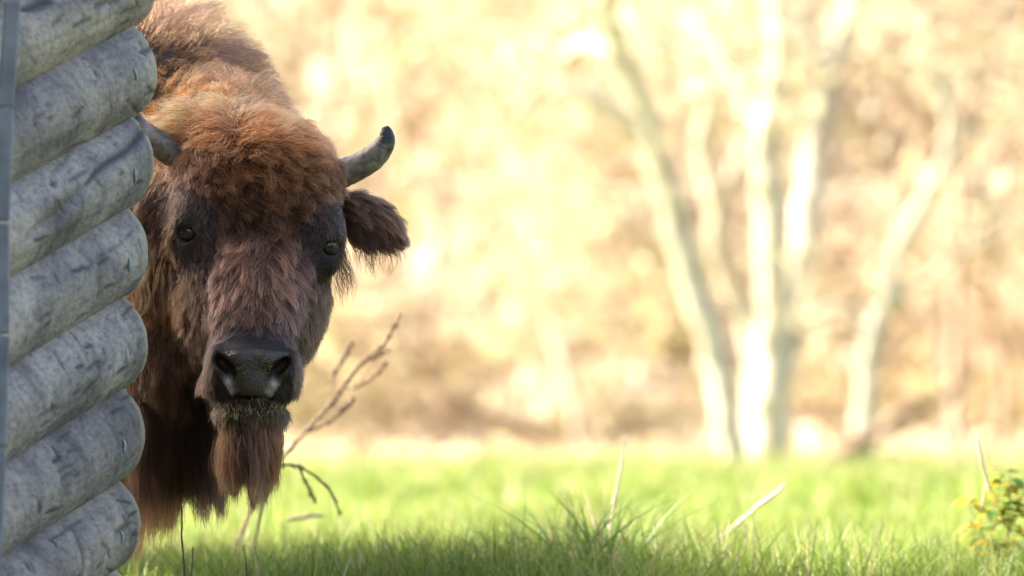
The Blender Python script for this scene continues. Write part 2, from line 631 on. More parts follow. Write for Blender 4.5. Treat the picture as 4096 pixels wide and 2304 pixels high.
m, nt, b = mat('weathered_grey_wood')
ax = attr(nt, 'axial')
ck = attr(nt, 'crack')
oi = nt.nodes.new('ShaderNodeObjectInfo')
nb = noise(nt, 4.5, 6, 0.62, dist=0.8)
ns = noise(nt, 16, 5, 0.65, stretch=(2.2, 0.7, 2.2), dist=1.2)
nf = noise(nt, 90, 4, 0.7, stretch=(1, 0.35, 1))
c1 = ramp(nt, nb.outputs['Fac'], [(0.30, (0.118, 0.093, 0.089)), (0.46, (0.268, 0.219, 0.196)), (0.64, (0.435, 0.352, 0.292))])
c2 = ramp(nt, ns.outputs['Fac'], [(0.28, (0.70, 0.69, 0.72)), (0.42, (0.96, 0.96, 0.97)), (0.75, (1.12, 1.10, 1.06))])
base = mixc(nt, 1.0, c1.outputs[0], c2.outputs[0], 'MULTIPLY')
c3 = ramp(nt, nf.outputs['Fac'], [(0.34, (0.62, 0.62, 0.64)), (0.5, (1, 1, 1)), (0.72, (1.25, 1.22, 1.16))])
base = mixc(nt, 1.0, base, c3.outputs[0], 'MULTIPLY')
# curved growth-ring stains
tc = nt.nodes.new('ShaderNodeTexCoord')
wv = nt.nodes.new('ShaderNodeTexWave')
wv.wave_type = 'RINGS'
wv.inputs['Scale'].default_value = 4.5
wv.inputs['Distortion'].default_value = 9.0
wv.inputs['Detail'].default_value = 3.0
wv.inputs['Detail Scale'].default_value = 1.2
nt.links.new(tc.outputs['Object'], wv.inputs['Vector'])
wr = ramp(nt, wv.outputs['Fac'], [(0.0, (0.70, 0.70, 0.73)), (0.14, (1, 1, 1))])
base = mixc(nt, 0.6, base, wr.outputs[0], 'MULTIPLY')
# small dark flecks
vo = nt.nodes.new('ShaderNodeTexVoronoi')
vo.inputs['Scale'].default_value = 11
mp = nt.nodes.new('ShaderNodeMapping')
mp.inputs['Scale'].default_value = (1, 0.45, 1)
nt.links.new(tc.outputs['Object'], mp.inputs[0])
nt.links.new(mp.outputs[0], vo.inputs['Vector'])
fl = ramp(nt, vo.outputs['Distance'], [(0.02, (0.35, 0.33, 0.33)), (0.07, (1, 1, 1))])
base = mixc(nt, 0.8, base, fl.outputs[0], 'MULTIPLY')
# pale chipped rim at the cut end
rim = nt.nodes.new('ShaderNodeMath')
rim.operation = 'MULTIPLY_ADD'
nt.links.new(nb.outputs['Fac'], rim.inputs[0])
rim.inputs[1].default_value = -0.045
nt.links.new(ax.outputs['Fac'], rim.inputs[2])
rr = ramp(nt, rim.outputs[0], [(0.0, (1, 1, 1)), (0.012, (0, 0, 0))])
rr.color_ramp.elements[0].position = 0.0
base = mixc(nt, rr.outputs[0], base, (0.42, 0.35, 0.25))
base = mixc(nt, ck.outputs['Fac'], base, (0.03, 0.027, 0.03))
hs = nt.nodes.new('ShaderNodeHueSaturation')
mv = nt.nodes.new('ShaderNodeMapRange')
nt.links.new(oi.outputs['Random'], mv.inputs[0])
mv.inputs[3].default_value, mv.inputs[4].default_value = 0.85, 1.12
nt.links.new(mv.outputs[0], hs.inputs['Value'])
nt.links.new(base, hs.inputs['Color'])
nt.links.new(hs.outputs[0], b.inputs['Base Color'])
b.inputs['Roughness'].default_value = 0.62
b.inputs['Specular IOR Level'].default_value = 0.4
bump(nt, nf.outputs['Fac'], 0.6, 0.005, b.inputs['Normal'])
cmb = nt.nodes.new('ShaderNodeCombineXYZ')
for e, fac in enumerate((37.0, 91.0, 53.0)):
    mm = nt.nodes.new('ShaderNodeMath')
    mm.operation = 'MULTIPLY'
    nt.links.new(oi.outputs['Random'], mm.inputs[0])
    mm.inputs[1].default_value = fac
    nt.links.new(mm.outputs[0], cmb.inputs[e])
for lk in [l for l in nt.links if l.from_node.type == 'TEX_COORD']:
    va = nt.nodes.new('ShaderNodeVectorMath')
    src_, dst_ = lk.from_socket, lk.to_socket
    nt.links.remove(lk)
    nt.links.new(src_, va.inputs[0])
    nt.links.new(cmb.outputs[0], va.inputs[1])
    nt.links.new(va.outputs[0], dst_)
M_LOG = m
M_STEEL = simple('galvanised_nail', (0.40, 0.44, 0.43), 0.45, 60, 0.2)
M_STEEL.node_tree.nodes['Principled BSDF'].inputs['Metallic'].default_value = 0.3
M_BATTEN = simple('grey_batten', (0.24, 0.23, 0.24), 0.7, 12, 0.3, 0.3)

wall_base = P(430, 3044, LY)
wall = empty('log_wall', wall_base)
tag(wall, 'stack of grey weathered round logs hiding half of the bison', 'log wall')


def ray_log(u, v, c):
    """where the view ray of a pixel meets a log's surface"""
    o_ = np.array([0, 0, HC])
    d = P(u, v, 1.0) - o_
    op, dp = (o_ - c) - ((o_ - c) @ AX) * AX, d - (d @ AX) * AX
    A, B, C = dp @ dp, 2 * dp @ op, op @ op - LR ** 2
    t = (-B - math.sqrt(max(B * B - 4 * A * C, 0))) / (2 * A)
    return o_ + d * t


def log_coords(p, c):
    q = p - c
    s = -(q @ AX)
    w = q + s * AX
    return s, math.atan2(w @ ST, w @ NO)


CRACKS = {3: [((632, 175), (560, 215), 0.006, 0.9)], 4: [((622, 490), (345, 735), 0.010, 1.0), ((560, 500), (530, 590), 0.004, 0.8), ((340, 760), (100, 960), 0.014, 0.25), ((305, 560), (200, 720), 0.003, 0.5)],
          5: [((590, 905), (575, 907), 0.004, 1.0), ((540, 925), (330, 1085), 0.0025, 0.5)], 6: [((570, 1190), (490, 1260), 0.003, 0.8), ((280, 1320), (350, 1440), 0.006, 0.6)],
          7: [((560, 1560), (480, 1600), 0.004, 0.7), ((300, 1640), (345, 1800), 0.005, 0.5)], 8: [((520, 2010), (470, 2000), 0.003, 0.8), ((330, 2075), (200, 2160), 0.004, 0.7), ((290, 2110), (330, 2300), 0.008, 0.7)],
          2: [((200, 0), (85, 40), 0.012, 1.0)]}
for k, (tu, tv) in enumerate(TIPS):
    r = np.random.default_rng(50 + k)
    c = P(tu, tv, LY) - LR * NO * 0.985
    nth, ns_ = 160, 150
    th = np.linspace(0, 2 * np.pi, nth, endpoint=False)
    s = np.concatenate([[0.0, 0.003, 0.008, 0.014], np.linspace(0.022, 1.1, ns_ - 20), np.linspace(1.14, LL, 20)])
    S, TH = np.meshgrid(s, th, indexing='ij')
    pts = np.stack([np.cos(TH).ravel() * 0.4, np.sin(TH).ravel() * 0.4, S.ravel() * 0.9], 1)
    rad = LR * (1 + 0.018 * vnoise(pts + k * 3.1, 5 + k, 3)).reshape(S.shape)
    rad += 0.0012 * vnoise(np.stack([np.cos(TH).ravel() * 3, np.sin(TH).ravel() * 3, S.ravel() * 1.2], 1), 77 + k, 2).reshape(S.shape)
    crk = np.zeros_like(S)
    extra = []
    for e in range(12):
        ua, va = tu - r.uniform(40, 500), tv + r.uniform(-150, 130)
        va += (tu - ua) * 0.55
        Lp = r.uniform(25, 110)
        sl_ = -0.55 + r.normal(0, 0.25) if r.random() < 0.7 else r.uniform(1, 3)
        extra.append(((ua, va), (ua + Lp / (1 + abs(sl_)), va + sl_ * Lp / (1 + abs(sl_))), r.uniform(0.003, 0.0065), r.uniform(0.5, 1.0)))
    for (pa, pb, wid, amt) in CRACKS.get(k, []) + extra:
        sa, ta = log_coords(ray_log(*pa, c), c)
        sb, tb = log_coords(ray_log(*pb, c), c)
        thw = (TH - ta + np.pi) % (2 * np.pi) - np.pi
        ds, dt = sb - sa, ((tb - ta + np.pi) % (2 * np.pi) - np.pi) * LR
        L2 = ds * ds + dt * dt
        f = np.clip(((S - sa) * ds + thw * LR * dt) / L2, 0, 1)
        wob = 0.010 * np.sin(f * 9 + k) * math.sqrt(L2)
        dist = np.hypot(S - sa - f * ds + wob * 0.5, thw * LR - f * dt + wob)
        w = max(wid * 1.1, 0.0048) * (0.35 + 0.65 * np.sin(np.pi * np.clip(f * 0.85 + 0.12, 0, 1)))
        a = np.exp(-(dist / w) ** 2)
        rad -= 0.5 * wid * a
        crk = np.maximum(crk, amt * a)
    cham = np.interp(s, [0, 0.003, 0.008, 0.014], [0.86, 0.935, 0.975, 1.0])
    rad *= cham[:, None]
    V = c + (-S[..., None] * AX) + rad[..., None] * (np.cos(TH)[..., None] * NO + np.sin(TH)[..., None] * ST)
    mb = MB()
    n_s = len(s)
    i, j = np.meshgrid(np.arange(n_s - 1), np.arange(nth), indexing='ij')
    q = np.stack([i * nth + j, (i + 1) * nth + j, (i + 1) * nth + (j + 1) % nth, i * nth + (j + 1) % nth], -1).reshape(-1, 4).tolist()
    q.append(list(range(nth)))
    q.append([(n_s - 1) * nth + e for e in range(nth)][::-1])
    mb.add(V.reshape(-1, 3) - c, q, axial=S.ravel(), crack=crk.ravel())
    o = mb.build('log', M_LOG, wall)
    o.location = Vector(c) - wall.location
    log = o
    # small bent nail head in the side of each log
    if 2 <= k <= 9:
        p = ray_log(tu - 88 + r.uniform(-6, 6), tv + (30 if k < 4 else 75), c)
        sc, tcv = log_coords(p, c)
        nrm = math.cos(tcv) * NO + math.sin(tcv) * ST
        tg = -math.sin(tcv) * NO + math.cos(tcv) * ST
        mb = MB()
        hh = r.uniform(0.011, 0.017)
        rows = [p - c + tg * e * hh + nrm * (0.0002 + 0.0022 * math.cos(e * 1.5)) + AX * 0.0012 * math.sin(3 * e + k) for e in np.linspace(-1, 1, 9)]
        mb.tube(rows, 0.0024 * np.sqrt(1.02 - np.linspace(-1, 1, 9) ** 2) + 0.0008, 8)
        mb.build('nail', M_STEEL, log)
# battens down the near ends of the logs
edge = [(92, -460), (84, 0), (56, 430), (38, 890), (38, 1340), (26, 1790), (2, 2304), (-10, 2750)]
for (ua, va), (ub, vb) in zip(edge[:-1], edge[1:]):
    mb = MB()
    y0 = 12.74
    wpx, gap = 66, 5
    f0 = []
    for yy in (y0, y0 + 0.035):
        f0 += [P(ua - wpx, va + gap, yy), P(ua, va + gap, yy), P(ub, vb - gap, yy), P(ub - wpx, vb - gap, yy)]
    mb.add(f0, [[0, 1, 2, 3], [7, 6, 5, 4], [0, 4, 5, 1], [1, 5, 6, 2], [2, 6, 7, 3], [3, 7, 4, 0]])
    o = mb.build('batten', M_BATTEN, wall, False)
    bv = o.modifiers.new('bevel', 'BEVEL')
    bv.width = 0.004
    bv.segments = 2

# ------------------------------------------------------------------ bison: one continuous body from a signed-distance field
def rot(roll=0, pitch=0, yaw=0):
    cr, sr = math.cos(math.radians(roll)), math.sin(math.radians(roll))
    cp, sp_ = math.cos(math.radians(pitch)), math.sin(math.radians(pitch))
    cy, sy = math.cos(math.radians(yaw)), math.sin(math.radians(yaw))
    Rr = np.array([[cr, 0, sr], [0, 1, 0], [-sr, 0, cr]])      # clockwise on screen
    Rp = np.array([[1, 0, 0], [0, cp, sp_], [0, -sp_, cp]])    # bottom towards the camera
    Ry = np.array([[cy, -sy, 0], [sy, cy, 0], [0, 0, 1]])
    return Ry @ Rr @ Rp


PR = []   # (kind, data, k, sign)


def E(u, v, dy, ru, rd, rv, roll=0, pitch=0, yaw=0, k=0.04, sign=1):
    PR.append(('e', (P(u, v, D + dy), np.array([ru, rd, rv]), rot(roll, pitch, yaw)), k, sign))


def EW(c, rr_, R=np.eye(3), k=0.1, sign=1):
    PR.append(('e', (np.array(c, float), np.array(rr_, float), R), k, sign))


def RC(a, b_, ra, rb, k=0.05, sign=1):
    PR.append(('c', (np.array(a, float), np.array(b_, float), ra, rb), k, sign))


# trunk, hump, rump
S0 = P(450, 900, 14.95)
RC(S0 + [-0.10, 0.10, -0.02], S0 + [-1.0, 1.35, -0.06], 0.37, 0.36, 0.15)
EW(P(430, 650, 14.95), (0.385, 0.50, 0.30), rot(24), 0.12)
EW(P(720, 420, 14.75), (0.20, 0.30, 0.13), rot(34), 0.10)
EW(S0 + [-1.15, 1.55, 0.0], (0.33, 0.42, 0.36), np.eye(3), 0.15)
EW(P(430, 1250, 14.9), (0.20, 0.36, 0.30), np.eye(3), 0.12)
# neck and throat
RC(P(910, 880, 14.13), P(560, 900, 14.74), 0.155, 0.30, 0.10)
E(730, 1330, 0.27, 0.13, 0.22, 0.24, k=0.10)
# legs
for (x, y, hind) in ((-0.98, 14.80, 0), (-1.30, 15.15, 0), (-1.75, 16.25, 1), (-2.12, 16.0, 1)):
    z0 = float(ground_z(x, y))
    if not hind:
        RC((x + .02, y, 0.85), (x, y - .02, 0.44), 0.13, 0.075, 0.08)
        RC((x, y - .02, 0.44), (x, y, 0.13 + z0), 0.07, 0.045, 0.03)
        RC((x, y, 0.13 + z0), (x, y - .05, 0.045 + z0), 0.047, 0.062, 0.03)
    else:
        RC((x - .02, y + .12, 0.95), (x + .02, y - .12, 0.66), 0.20, 0.11, 0.10)
        RC((x + .02, y - .12, 0.66), (x - .03, y + .14, 0.42), 0.10, 0.062, 0.05)
        RC((x - .03, y + .14, 0.42), (x - .02, y + .08, 0.13 + z0), 0.058, 0.046, 0.03)
        RC((x - .02, y + .08, 0.13 + z0), (x - .02, y + .03, 0.045 + z0), 0.047, 0.062, 0.03)
# tail
RC(S0 + [-1.38, 1.88, 0.10], S0 + [-1.46, 1.96, -0.45], 0.045, 0.03, 0.05)
# head
E(1046, 800, 0.06, 0.143, 0.13, 0.145, k=0.05)
E(1035, 700, 0.05, 0.128, 0.105, 0.095, k=0.05)
E(960, 590, 0.15, 0.165, 0.12, 0.062, 16, k=0.05)
E(945, 505, 0.38, 0.14, 0.20, 0.075, 32, k=0.08)
E(1018, 1130, 0.015, 0.106, 0.105, 0.23, 2, 15, k=0.05)
E(1018, 1250, -0.065, 0.072, 0.065, 0.18, 2, 18, k=0.05)
E(1008, 1455, -0.100, 0.078, 0.078, 0.062, 3, k=0.04)
E(905, 1520, -0.100, 0.042, 0.056, 0.044, k=0.03)
E(1106, 1530, -0.100, 0.042, 0.056, 0.044, k=0.03)
E(880, 1452, -0.145, 0.022, 0.034, 0.030, 20, k=0.02)
E(1138, 1462, -0.145, 0.022, 0.034, 0.030, -20, k=0.02)
RC(P(872, 1412, D - 0.158), P(955, 1432, D - 0.176), 0.010, 0.014, 0.024)
RC(P(955, 1432, D - 0.176), P(1060, 1436, D - 0.176), 0.014, 0.014, 0.024)
RC(P(1060, 1436, D - 0.176), P(1150, 1422, D - 0.158), 0.014, 0.010, 0.024)
E(1006, 1510, -0.160, 0.036, 0.030, 0.046, 2, k=0.014)
E(1003, 1655, -0.090, 0.070, 0.078, 0.042, 2, k=0.012)
E(990, 1420, 0.055, 0.092, 0.12, 0.17, 2, 15, k=0.05)
E(838, 1150, 0.06, 0.060, 0.10, 0.16, k=0.05)
E(1216, 1150, 0.06, 0.050, 0.10, 0.14, 8, k=0.05)
E(790, 845, -0.005, 0.042, 0.055, 0.055, -12, k=0.04)
E(1285, 885, -0.005, 0.042, 0.055, 0.045, 12, k=0.04)
E(772, 935, 0.0, 0.034, 0.042, 0.055, k=0.03)
E(1303, 985, 0.0, 0.034, 0.042, 0.055, k=0.03)
EARS = [(P(1448, 872, D + .10), np.array([0.076, 0.030, 0.042]), rot(24)), (P(632, 850, D + .10), np.array([0.082, 0.030, 0.052]), rot(-38))]
for c, rr_, R in EARS:
    PR.append(('e', (c, rr_, R), 0.03, 1))
EYES = [(P(757, 926, D - 0.024), np.array([-0.34, -0.93, 0.03]), 14), (P(1316, 982, D - 0.020), np.array([0.44, -0.89, 0.03]), -12)]
for c, gz, rl in EYES:
    EW(c + gz / np.linalg.norm(gz) * 0.012, (0.021, 0.021, 0.021), np.eye(3), 0.008, -1)
for (u_, v_, rl_) in ((762, 878, -14), (1308, 930, 12)):          # heavy upper lids
    E(u_, v_, -0.030, 0.030, 0.020, 0.014, rl_, k=0.02)
# nostrils, mouth line
E(893, 1456, -0.175, 0.0270, 0.040, 0.0120, 42, k=0.005, sign=-1)
E(922, 1492, -0.180, 0.0100, 0.028, 0.0200, 0, k=0.005, sign=-1)
E(1122, 1466, -0.175, 0.0260, 0.040, 0.0120, -42, k=0.005, sign=-1)
E(1092, 1502, -0.180, 0.0100, 0.028, 0.0200, 0, k=0.005, sign=-1)
E(1005, 1597, -0.170, 0.075, 0.050, 0.0045, 2, k=0.006, sign=-1)


def axis(lo, flo, fhi, hi, h, grow=1.12, hmax=0.035):
    a = list(np.arange(flo, fhi + h, h))
    s, x = h, a[-1]
    while x < hi:
        s = min(s * grow, hmax)
        x += s
        a.append(x)
    s, x = h, a[0]
    pre = []
    while x > lo:
        s = min(s * grow, hmax)
        x -= s
        pre.append(x)
    return np.array(pre[::-1] + a, np.float32)


f0, f1 = P(560, 1740, D), P(1600, 470, D)
AXS = [axis(-3.1, f0[0], f1[0], -0.05, 0.0042), axis(13.6, D - 0.215, D + 0.16, 17.6, 0.0042), axis(-0.12, f0[2], f1[2], 1.75, 0.0042)]


def prim_sdf(kind, d, X, Y, Z):
    if kind == 'e':
        c, rr_, R = d
        x, y, z = X - c[0], Y - c[1], Z - c[2]
        q = [R[0, i] * x + R[1, i] * y + R[2, i] * z for i in range(3)]
        k0 = np.sqrt((q[0] / rr_[0]) ** 2 + (q[1] / rr_[1]) ** 2 + (q[2] / rr_[2]) ** 2)
        k1 = np.sqrt((q[0] / rr_[0] ** 2) ** 2 + (q[1] / rr_[1] ** 2) ** 2 + (q[2] / rr_[2] ** 2) ** 2) + 1e-6
        return k0 * (k0 - 1) / k1
    a, b_, ra, rb = d
    ab = b_ - a
    t = ((X - a[0]) * ab[0] + (Y - a[1]) * ab[1] + (Z - a[2]) * ab[2]) / (ab @ ab)
    t = np.clip(t, 0, 1)
    return np.sqrt((X - a[0] - t * ab[0]) ** 2 + (Y - a[1] - t * ab[1]) ** 2 + (Z - a[2] - t * ab[2]) ** 2) - (ra + (rb - ra) * t)


def body_sdf():
    vals = np.full([len(a) for a in AXS], 0.6, np.float32)
    for kind, d, k, sign in PR:
        if kind == 'e':
            ext = np.abs(d[2]) @ d[1]
            lo, hi = d[0] - ext, d[0] + ext
        else:
            lo = np.minimum(d[0] - d[2], d[1] - d[3])
            hi = np.maximum(d[0] + d[2], d[1] + d[3])
        mar = k + 0.05
        sl = [slice(max(0, np.searchsorted(a, lo[i] - mar) - 1), np.searchsorted(a, hi[i] + mar) + 1) for i, a in enumerate(AXS)]
        X, Y, Z = AXS[0][sl[0]][:, None, None], AXS[1][sl[1]][None, :, None], AXS[2][sl[2]][None, None, :]
        s = prim_sdf(kind, d, X, Y, Z).astype(np.float32)
        cur = vals[tuple(sl)]
        if sign > 0:
            h = np.clip(0.5 + 0.5 * (cur - s) / k, 0, 1)
            vals[tuple(sl)] = cur * (1 - h) + s * h - k * h * (1 - h)
        else:
            h = np.clip(0.5 - 0.5 * (cur + s) / k, 0, 1)
            vals[tuple(sl)] = cur * (1 - h) - s * h + k * h * (1 - h)
    return vals


def surface_nets(vals):
    ins = vals < 0
    nx, ny_, nz = vals.shape
    cnt = np.zeros((nx - 1, ny_ - 1, nz - 1), np.int8)
    for a in (0, 1):
        for b_ in (0, 1):
            for c in (0, 1):
                cnt += ins[a:nx - 1 + a, b_:ny_ - 1 + b_, c:nz - 1 + c]
    I, J, K = np.nonzero((cnt > 0) & (cnt < 8))
    idx = np.full(cnt.shape, -1, np.int32)
    idx[I, J, K] = np.arange(len(I))
    pos = np.zeros((len(I), 3))
    num = np.zeros(len(I))
    cor = [(a, b_, c) for a in (0, 1) for b_ in (0, 1) for c in (0, 1)]
    pt = lambda o_: np.stack([AXS[0][I + o_[0]], AXS[1][J + o_[1]], AXS[2][K + o_[2]]], 1)
    for p in cor:
        for ax_ in range(3):
            if p[ax_] == 0:
                q = tuple(p[t] + (t == ax_) for t in range(3))
                va, vb = vals[I + p[0], J + p[1], K + p[2]], vals[I + q[0], J + q[1], K + q[2]]
                cr = (va < 0) != (vb < 0)
                t = np.where(cr, va / np.where(cr, va - vb, 1), 0)
                pos += np.where(cr[:, None], pt(p) * (1 - t[:, None]) + pt(q) * t[:, None], 0)
                num += cr
    pos /= num[:, None]
    quads = []
    for ax_ in range(3):
        o_ = [(ax_ + 1) % 3, (ax_ + 2) % 3]
        sl0, sl1 = [slice(None)] * 3, [slice(None)] * 3
        sl0[ax_], sl1[ax_] = slice(0, -1), slice(1, None)
        ch = ins[tuple(sl0)] != ins[tuple(sl1)]
        e = np.array(np.nonzero(ch)).T
        ok = (e[:, o_[0]] > 0) & (e[:, o_[1]] > 0) & (e[:, o_[0]] < idx.shape[o_[0]]) & (e[:, o_[1]] < idx.shape[o_[1]])
        e = e[ok]
        flip = ins[tuple(sl0)][tuple(e.T)]
        c4 = []
        for da, db in ((-1, -1), (0, -1), (0, 0), (-1, 0)):
            f = e.copy()
            f[:, o_[0]] += da
            f[:, o_[1]] += db
            c4.append(idx[tuple(f.T)])
        q = np.stack(c4, 1)
        q[~flip] = q[~flip][:, ::-1]
        quads.append(q)
    return pos, np.concatenate(quads)


BV, BQ = surface_nets(body_sdf())
# face and vertex normals
def vert_normals(V, Q):
    fn = np.cross(V[Q[:, 2]] - V[Q[:, 0]], V[Q[:, 3]] - V[Q[:, 1]])
    vn = np.zeros_like(V)
    for k in range(4):
        np.add.at(vn, Q[:, k], fn)
    return vn / (np.linalg.norm(vn, axis=1)[:, None] + 1e-12), np.linalg.norm(fn, axis=1) * 0.5


# relax the net a little
for _ in range(2):
    acc, cnt = np.zeros_like(BV), np.zeros(len(BV))
    for a, b_ in ((0, 1), (1, 2), (2, 3), (3, 0)):
        np.add.at(acc, BQ[:, a], BV[BQ[:, b_]])
        np.add.at(acc, BQ[:, b_], BV[BQ[:, a]])
        np.add.at(cnt, BQ[:, a], 1)
        np.add.at(cnt, BQ[:, b_], 1)
    BV = 0.5 * BV + 0.5 * acc / cnt[:, None]
BN, BA = vert_normals(BV, BQ)


def uv(p):
    return np.stack([CU + F * p[:, 0] / p[:, 1], VH - F * (p[:, 2] - HC) / p[:, 1]], 1)


def in_poly(pt, poly):
    poly = np.array(poly, float)
    x, y = pt[:, 0], pt[:, 1]
    ins = np.zeros(len(pt), bool)
    j = len(poly) - 1
    for i in range(len(poly)):
        xi, yi, xj, yj = *poly[i], *poly[j]
        ins ^= ((yi > y) != (yj > y)) & (x < (xj - xi) * (y - yi) / (yj - yi + 1e-9) + xi)
        j = i
    return ins


NOSE = [(855, 1440), (880, 1395), (930, 1345), (985, 1330), (1060, 1345), (1115, 1352), (1150, 1400), (1166, 1445), (1150, 1500), (1115, 1545), (1085, 1592), (928, 1592), (905, 1545), (870, 1500)]
BUV = uv(BV)
head = BV[:, 1] < D + 0.02
nose_m = in_poly(BUV, NOSE) & (BV[:, 1] < D - 0.10)
skin = np.tile(lin(58, 40, 34), (len(BV), 1)) * 0.55
skin[nose_m] = lin(92, 72, 54) * 0.5
dark_top = nose_m & (BUV[:, 1] < 1395 + 0.1 * np.abs(BUV[:, 0] - 1010))
skin[dark_top] = lin(56, 42, 37) * 0.5
for (cu, cv) in ((912, 1528), (1098, 1536), (925, 1566), (1078, 1576)):       # pale pink skin at the nostril corners
    w = np.exp(-(((BUV[:, 0] - cu) / 17) ** 2 + ((BUV[:, 1] - cv) / 22) ** 2)) * nose_m
    skin = skin * (1 - w[:, None] * 0.75) + lin(215, 196, 188) * w[:, None] * 0.75
for c, gz, rl in EYES:                                                        # bare dark skin round the eyes
    w = np.exp(-((np.linalg.norm(BV - c, axis=1) / 0.05) ** 2))[:, None]
    skin = skin * (1 - w) + lin(62, 46, 43) * 0.65 * w
wet = np.where(nose_m & ~dark_top, 1.0, 0.0)

m, nt, b = mat('bison_skin')
nt.links.new(mixc(nt, 1.0, attr(nt, 'tint').outputs['Color'], ramp(nt, noise(nt, 120, 4, 0.6).outputs['Fac'], [(0.3, (0.7, 0.7, 0.7)), (0.7, (1.25, 1.25, 1.25))]).outputs[0], 'MULTIPLY'), b.inputs['Base Color'])
mr = nt.nodes.new('ShaderNodeMapRange')
nt.links.new(attr(nt, 'wet').outputs['Fac'], mr.inputs[0])
mr.inputs[3].default_value, mr.inputs[4].default_value = 0.75, 0.25
nt.links.new(mr.outputs[0], b.inputs['Roughness'])
b.inputs['Specular IOR Level'].default_value = 0.5
vz = nt.nodes.new('ShaderNodeTexVoronoi')
vz.inputs['Scale'].default_value = 330
tcz = nt.nodes.new('ShaderNodeTexCoord')
nt.links.new(tcz.outputs['Object'], vz.inputs['Vector'])
bump(nt, vz.outputs['Distance'], 0.6, 0.003, b.inputs['Normal'])
M_SKIN = m
bison = empty('bison', (S0[0], S0[1], 0.0))
tag(bison, 'shaggy brown bison peering out from behind the log wall', 'bison')
bme = fast_mesh('body', BV, BQ, skin)
at = bme.attributes.new('wet', 'FLOAT', 'POINT')
at.data.foreach_set('value', wet.astype(np.float32))
body = link('body', bme, bison)
bme.materials.append(M_SKIN)

# eyes with lids
m, nt, b = mat('bison_eye')
tc = nt.nodes.new('ShaderNodeTexCoord')
sp = nt.nodes.new('ShaderNodeSeparateXYZ')
nt.links.new(tc.outputs['Object'], sp.inputs[0])
rr = ramp(nt, sp.outputs[2], [(0.0, (0.10, 0.08, 0.07)), (0.0085, (0.16, 0.13, 0.12)), (0.0095, (0.020, 0.010, 0.008)), (0.0150, (0.035, 0.016, 0.011)), (0.0168, (0.006, 0.004, 0.004))])
nt.links.new(rr.outputs[0], b.inputs['Base Color'])
b.inputs['Roughness'].default_value = 0.05
b.inputs['Specular IOR Level'].default_value = 0.8
M_EYE = m
M_LID = simple('eyelid_skin', tuple(lin(62, 47, 44) * 0.5), 0.6, 200, 0.3, 0.3)
for c, gz, rl in EYES:
    gz = gz / np.linalg.norm(gz)
    Re = 0.0180
    mb = MB()
    th = np.linspace(0, 2 * np.pi, 32, endpoint=False)
    ph = np.linspace(0.02, np.pi - 0.02, 22)
    PH, TH = np.meshgrid(ph, th, indexing='ij')
    V = Re * np.stack([np.sin(PH) * np.cos(TH), np.sin(PH) * np.sin(TH), np.cos(PH)], -1).reshape(-1, 3)
    i, j = np.meshgrid(np.arange(21), np.arange(32), indexing='ij')
    q = np.stack([i * 32 + j, (i + 1) * 32 + j, (i + 1) * 32 + (j + 1) % 32, i * 32 + (j + 1) % 32], -1).reshape(-1, 4).tolist()
    q += [list(range(32))[::-1], [21 * 32 + e for e in range(32)]]
    mb.add(V, q)
    eye = mb.build('eye', M_EYE, bison)
    eye.location = Vector(c) - bison.location
    eye.rotation_euler = Vector(gz).to_track_quat('Z', 'Y').to_euler()
    # lid: spherical shell with an almond slit
    X = np.cross([0, 0, 1.0], gz)
    X /= np.linalg.norm(X)
    Y = np.cross(gz, X)
    a = math.radians(rl)
    X, Y = X * math.cos(a) + Y * math.sin(a), Y * math.cos(a) - X * math.sin(a)
    mb = MB()
    rows = []
    for kk, (f, rad) in enumerate([(0.0, 1.0), (0.0, 1.06), (0.06, 1.10), (0.25, 1.13), (0.5, 1.13), (0.75, 1.06), (1.0, 0.95)]):
        op = np.where(np.sin(th) > 0, 0.26 + 0.60 * np.abs(np.cos(th)) ** 2.0, 0.44 + 0.38 * np.abs(np.cos(th)) ** 2.0)
        pol = op + (1.75 - op) * f
        rows.append(Re * rad * (np.sin(pol)[:, None] * (np.cos(th)[:, None] * X + np.sin(th)[:, None] * Y) + np.cos(pol)[:, None] * gz))
    V = np.concatenate(rows)
    i, j = np.meshgrid(np.arange(6), np.arange(32), indexing='ij')
    q = np.stack([i * 32 + j, (i + 1) * 32 + j, (i + 1) * 32 + (j + 1) % 32, i * 32 + (j + 1) % 32], -1).reshape(-1, 4).tolist()
    mb.add(V + c - np.array(bison.location), q)
    lid = mb.build('eyelid', M_LID)
    lid.parent = bison

# horns
m, nt, b = mat('horn')
tp = attr(nt, 'along')
nh = noise(nt, 55, 5, 0.7)
nr = noise(nt, 30, 4, 0.6, stretch=(1, 1, 1), dist=1.0)
hb = ramp(nt, nr.outputs['Fac'], [(0.3, (0.08, 0.058, 0.044)), (0.5, (0.20, 0.155, 0.118)), (0.7, (0.36, 0.29, 0.22))])
worn = ramp(nt, nh.outputs['Fac'], [(0.46, (0.012, 0.011, 0.011)), (0.60, (0.02, 0.018, 0.016)), (0.68, (0.36, 0.29, 0.18))])
ma = nt.nodes.new('ShaderNodeMath')
ma.operation = 'MULTIPLY_ADD'
nt.links.new(nh.outputs['Fac'], ma.inputs[0])
ma.inputs[1].default_value = 0.25
nt.links.new(tp.outputs['Fac'], ma.inputs[2])
tipm = ramp(nt, ma.outputs[0], [(0.70, (0, 0, 0)), (0.84, (1, 1, 1))])
nt.links.new(mixc(nt, tipm.outputs[0], hb.outputs[0], worn.outputs[0]), b.inputs['Base Color'])
b.inputs['Roughness'].default_value = 0.42
wvh = nt.nodes.new('ShaderNodeMath')
wvh.operation = 'SINE'
ml = nt.nodes.new('ShaderNodeMath')
ml.operation = 'MULTIPLY'
nt.links.new(tp.outputs['Fac'], ml.inputs[0])
ml.inputs[1].default_value = 130
nt.links.new(ml.outputs[0], wvh.inputs[0])
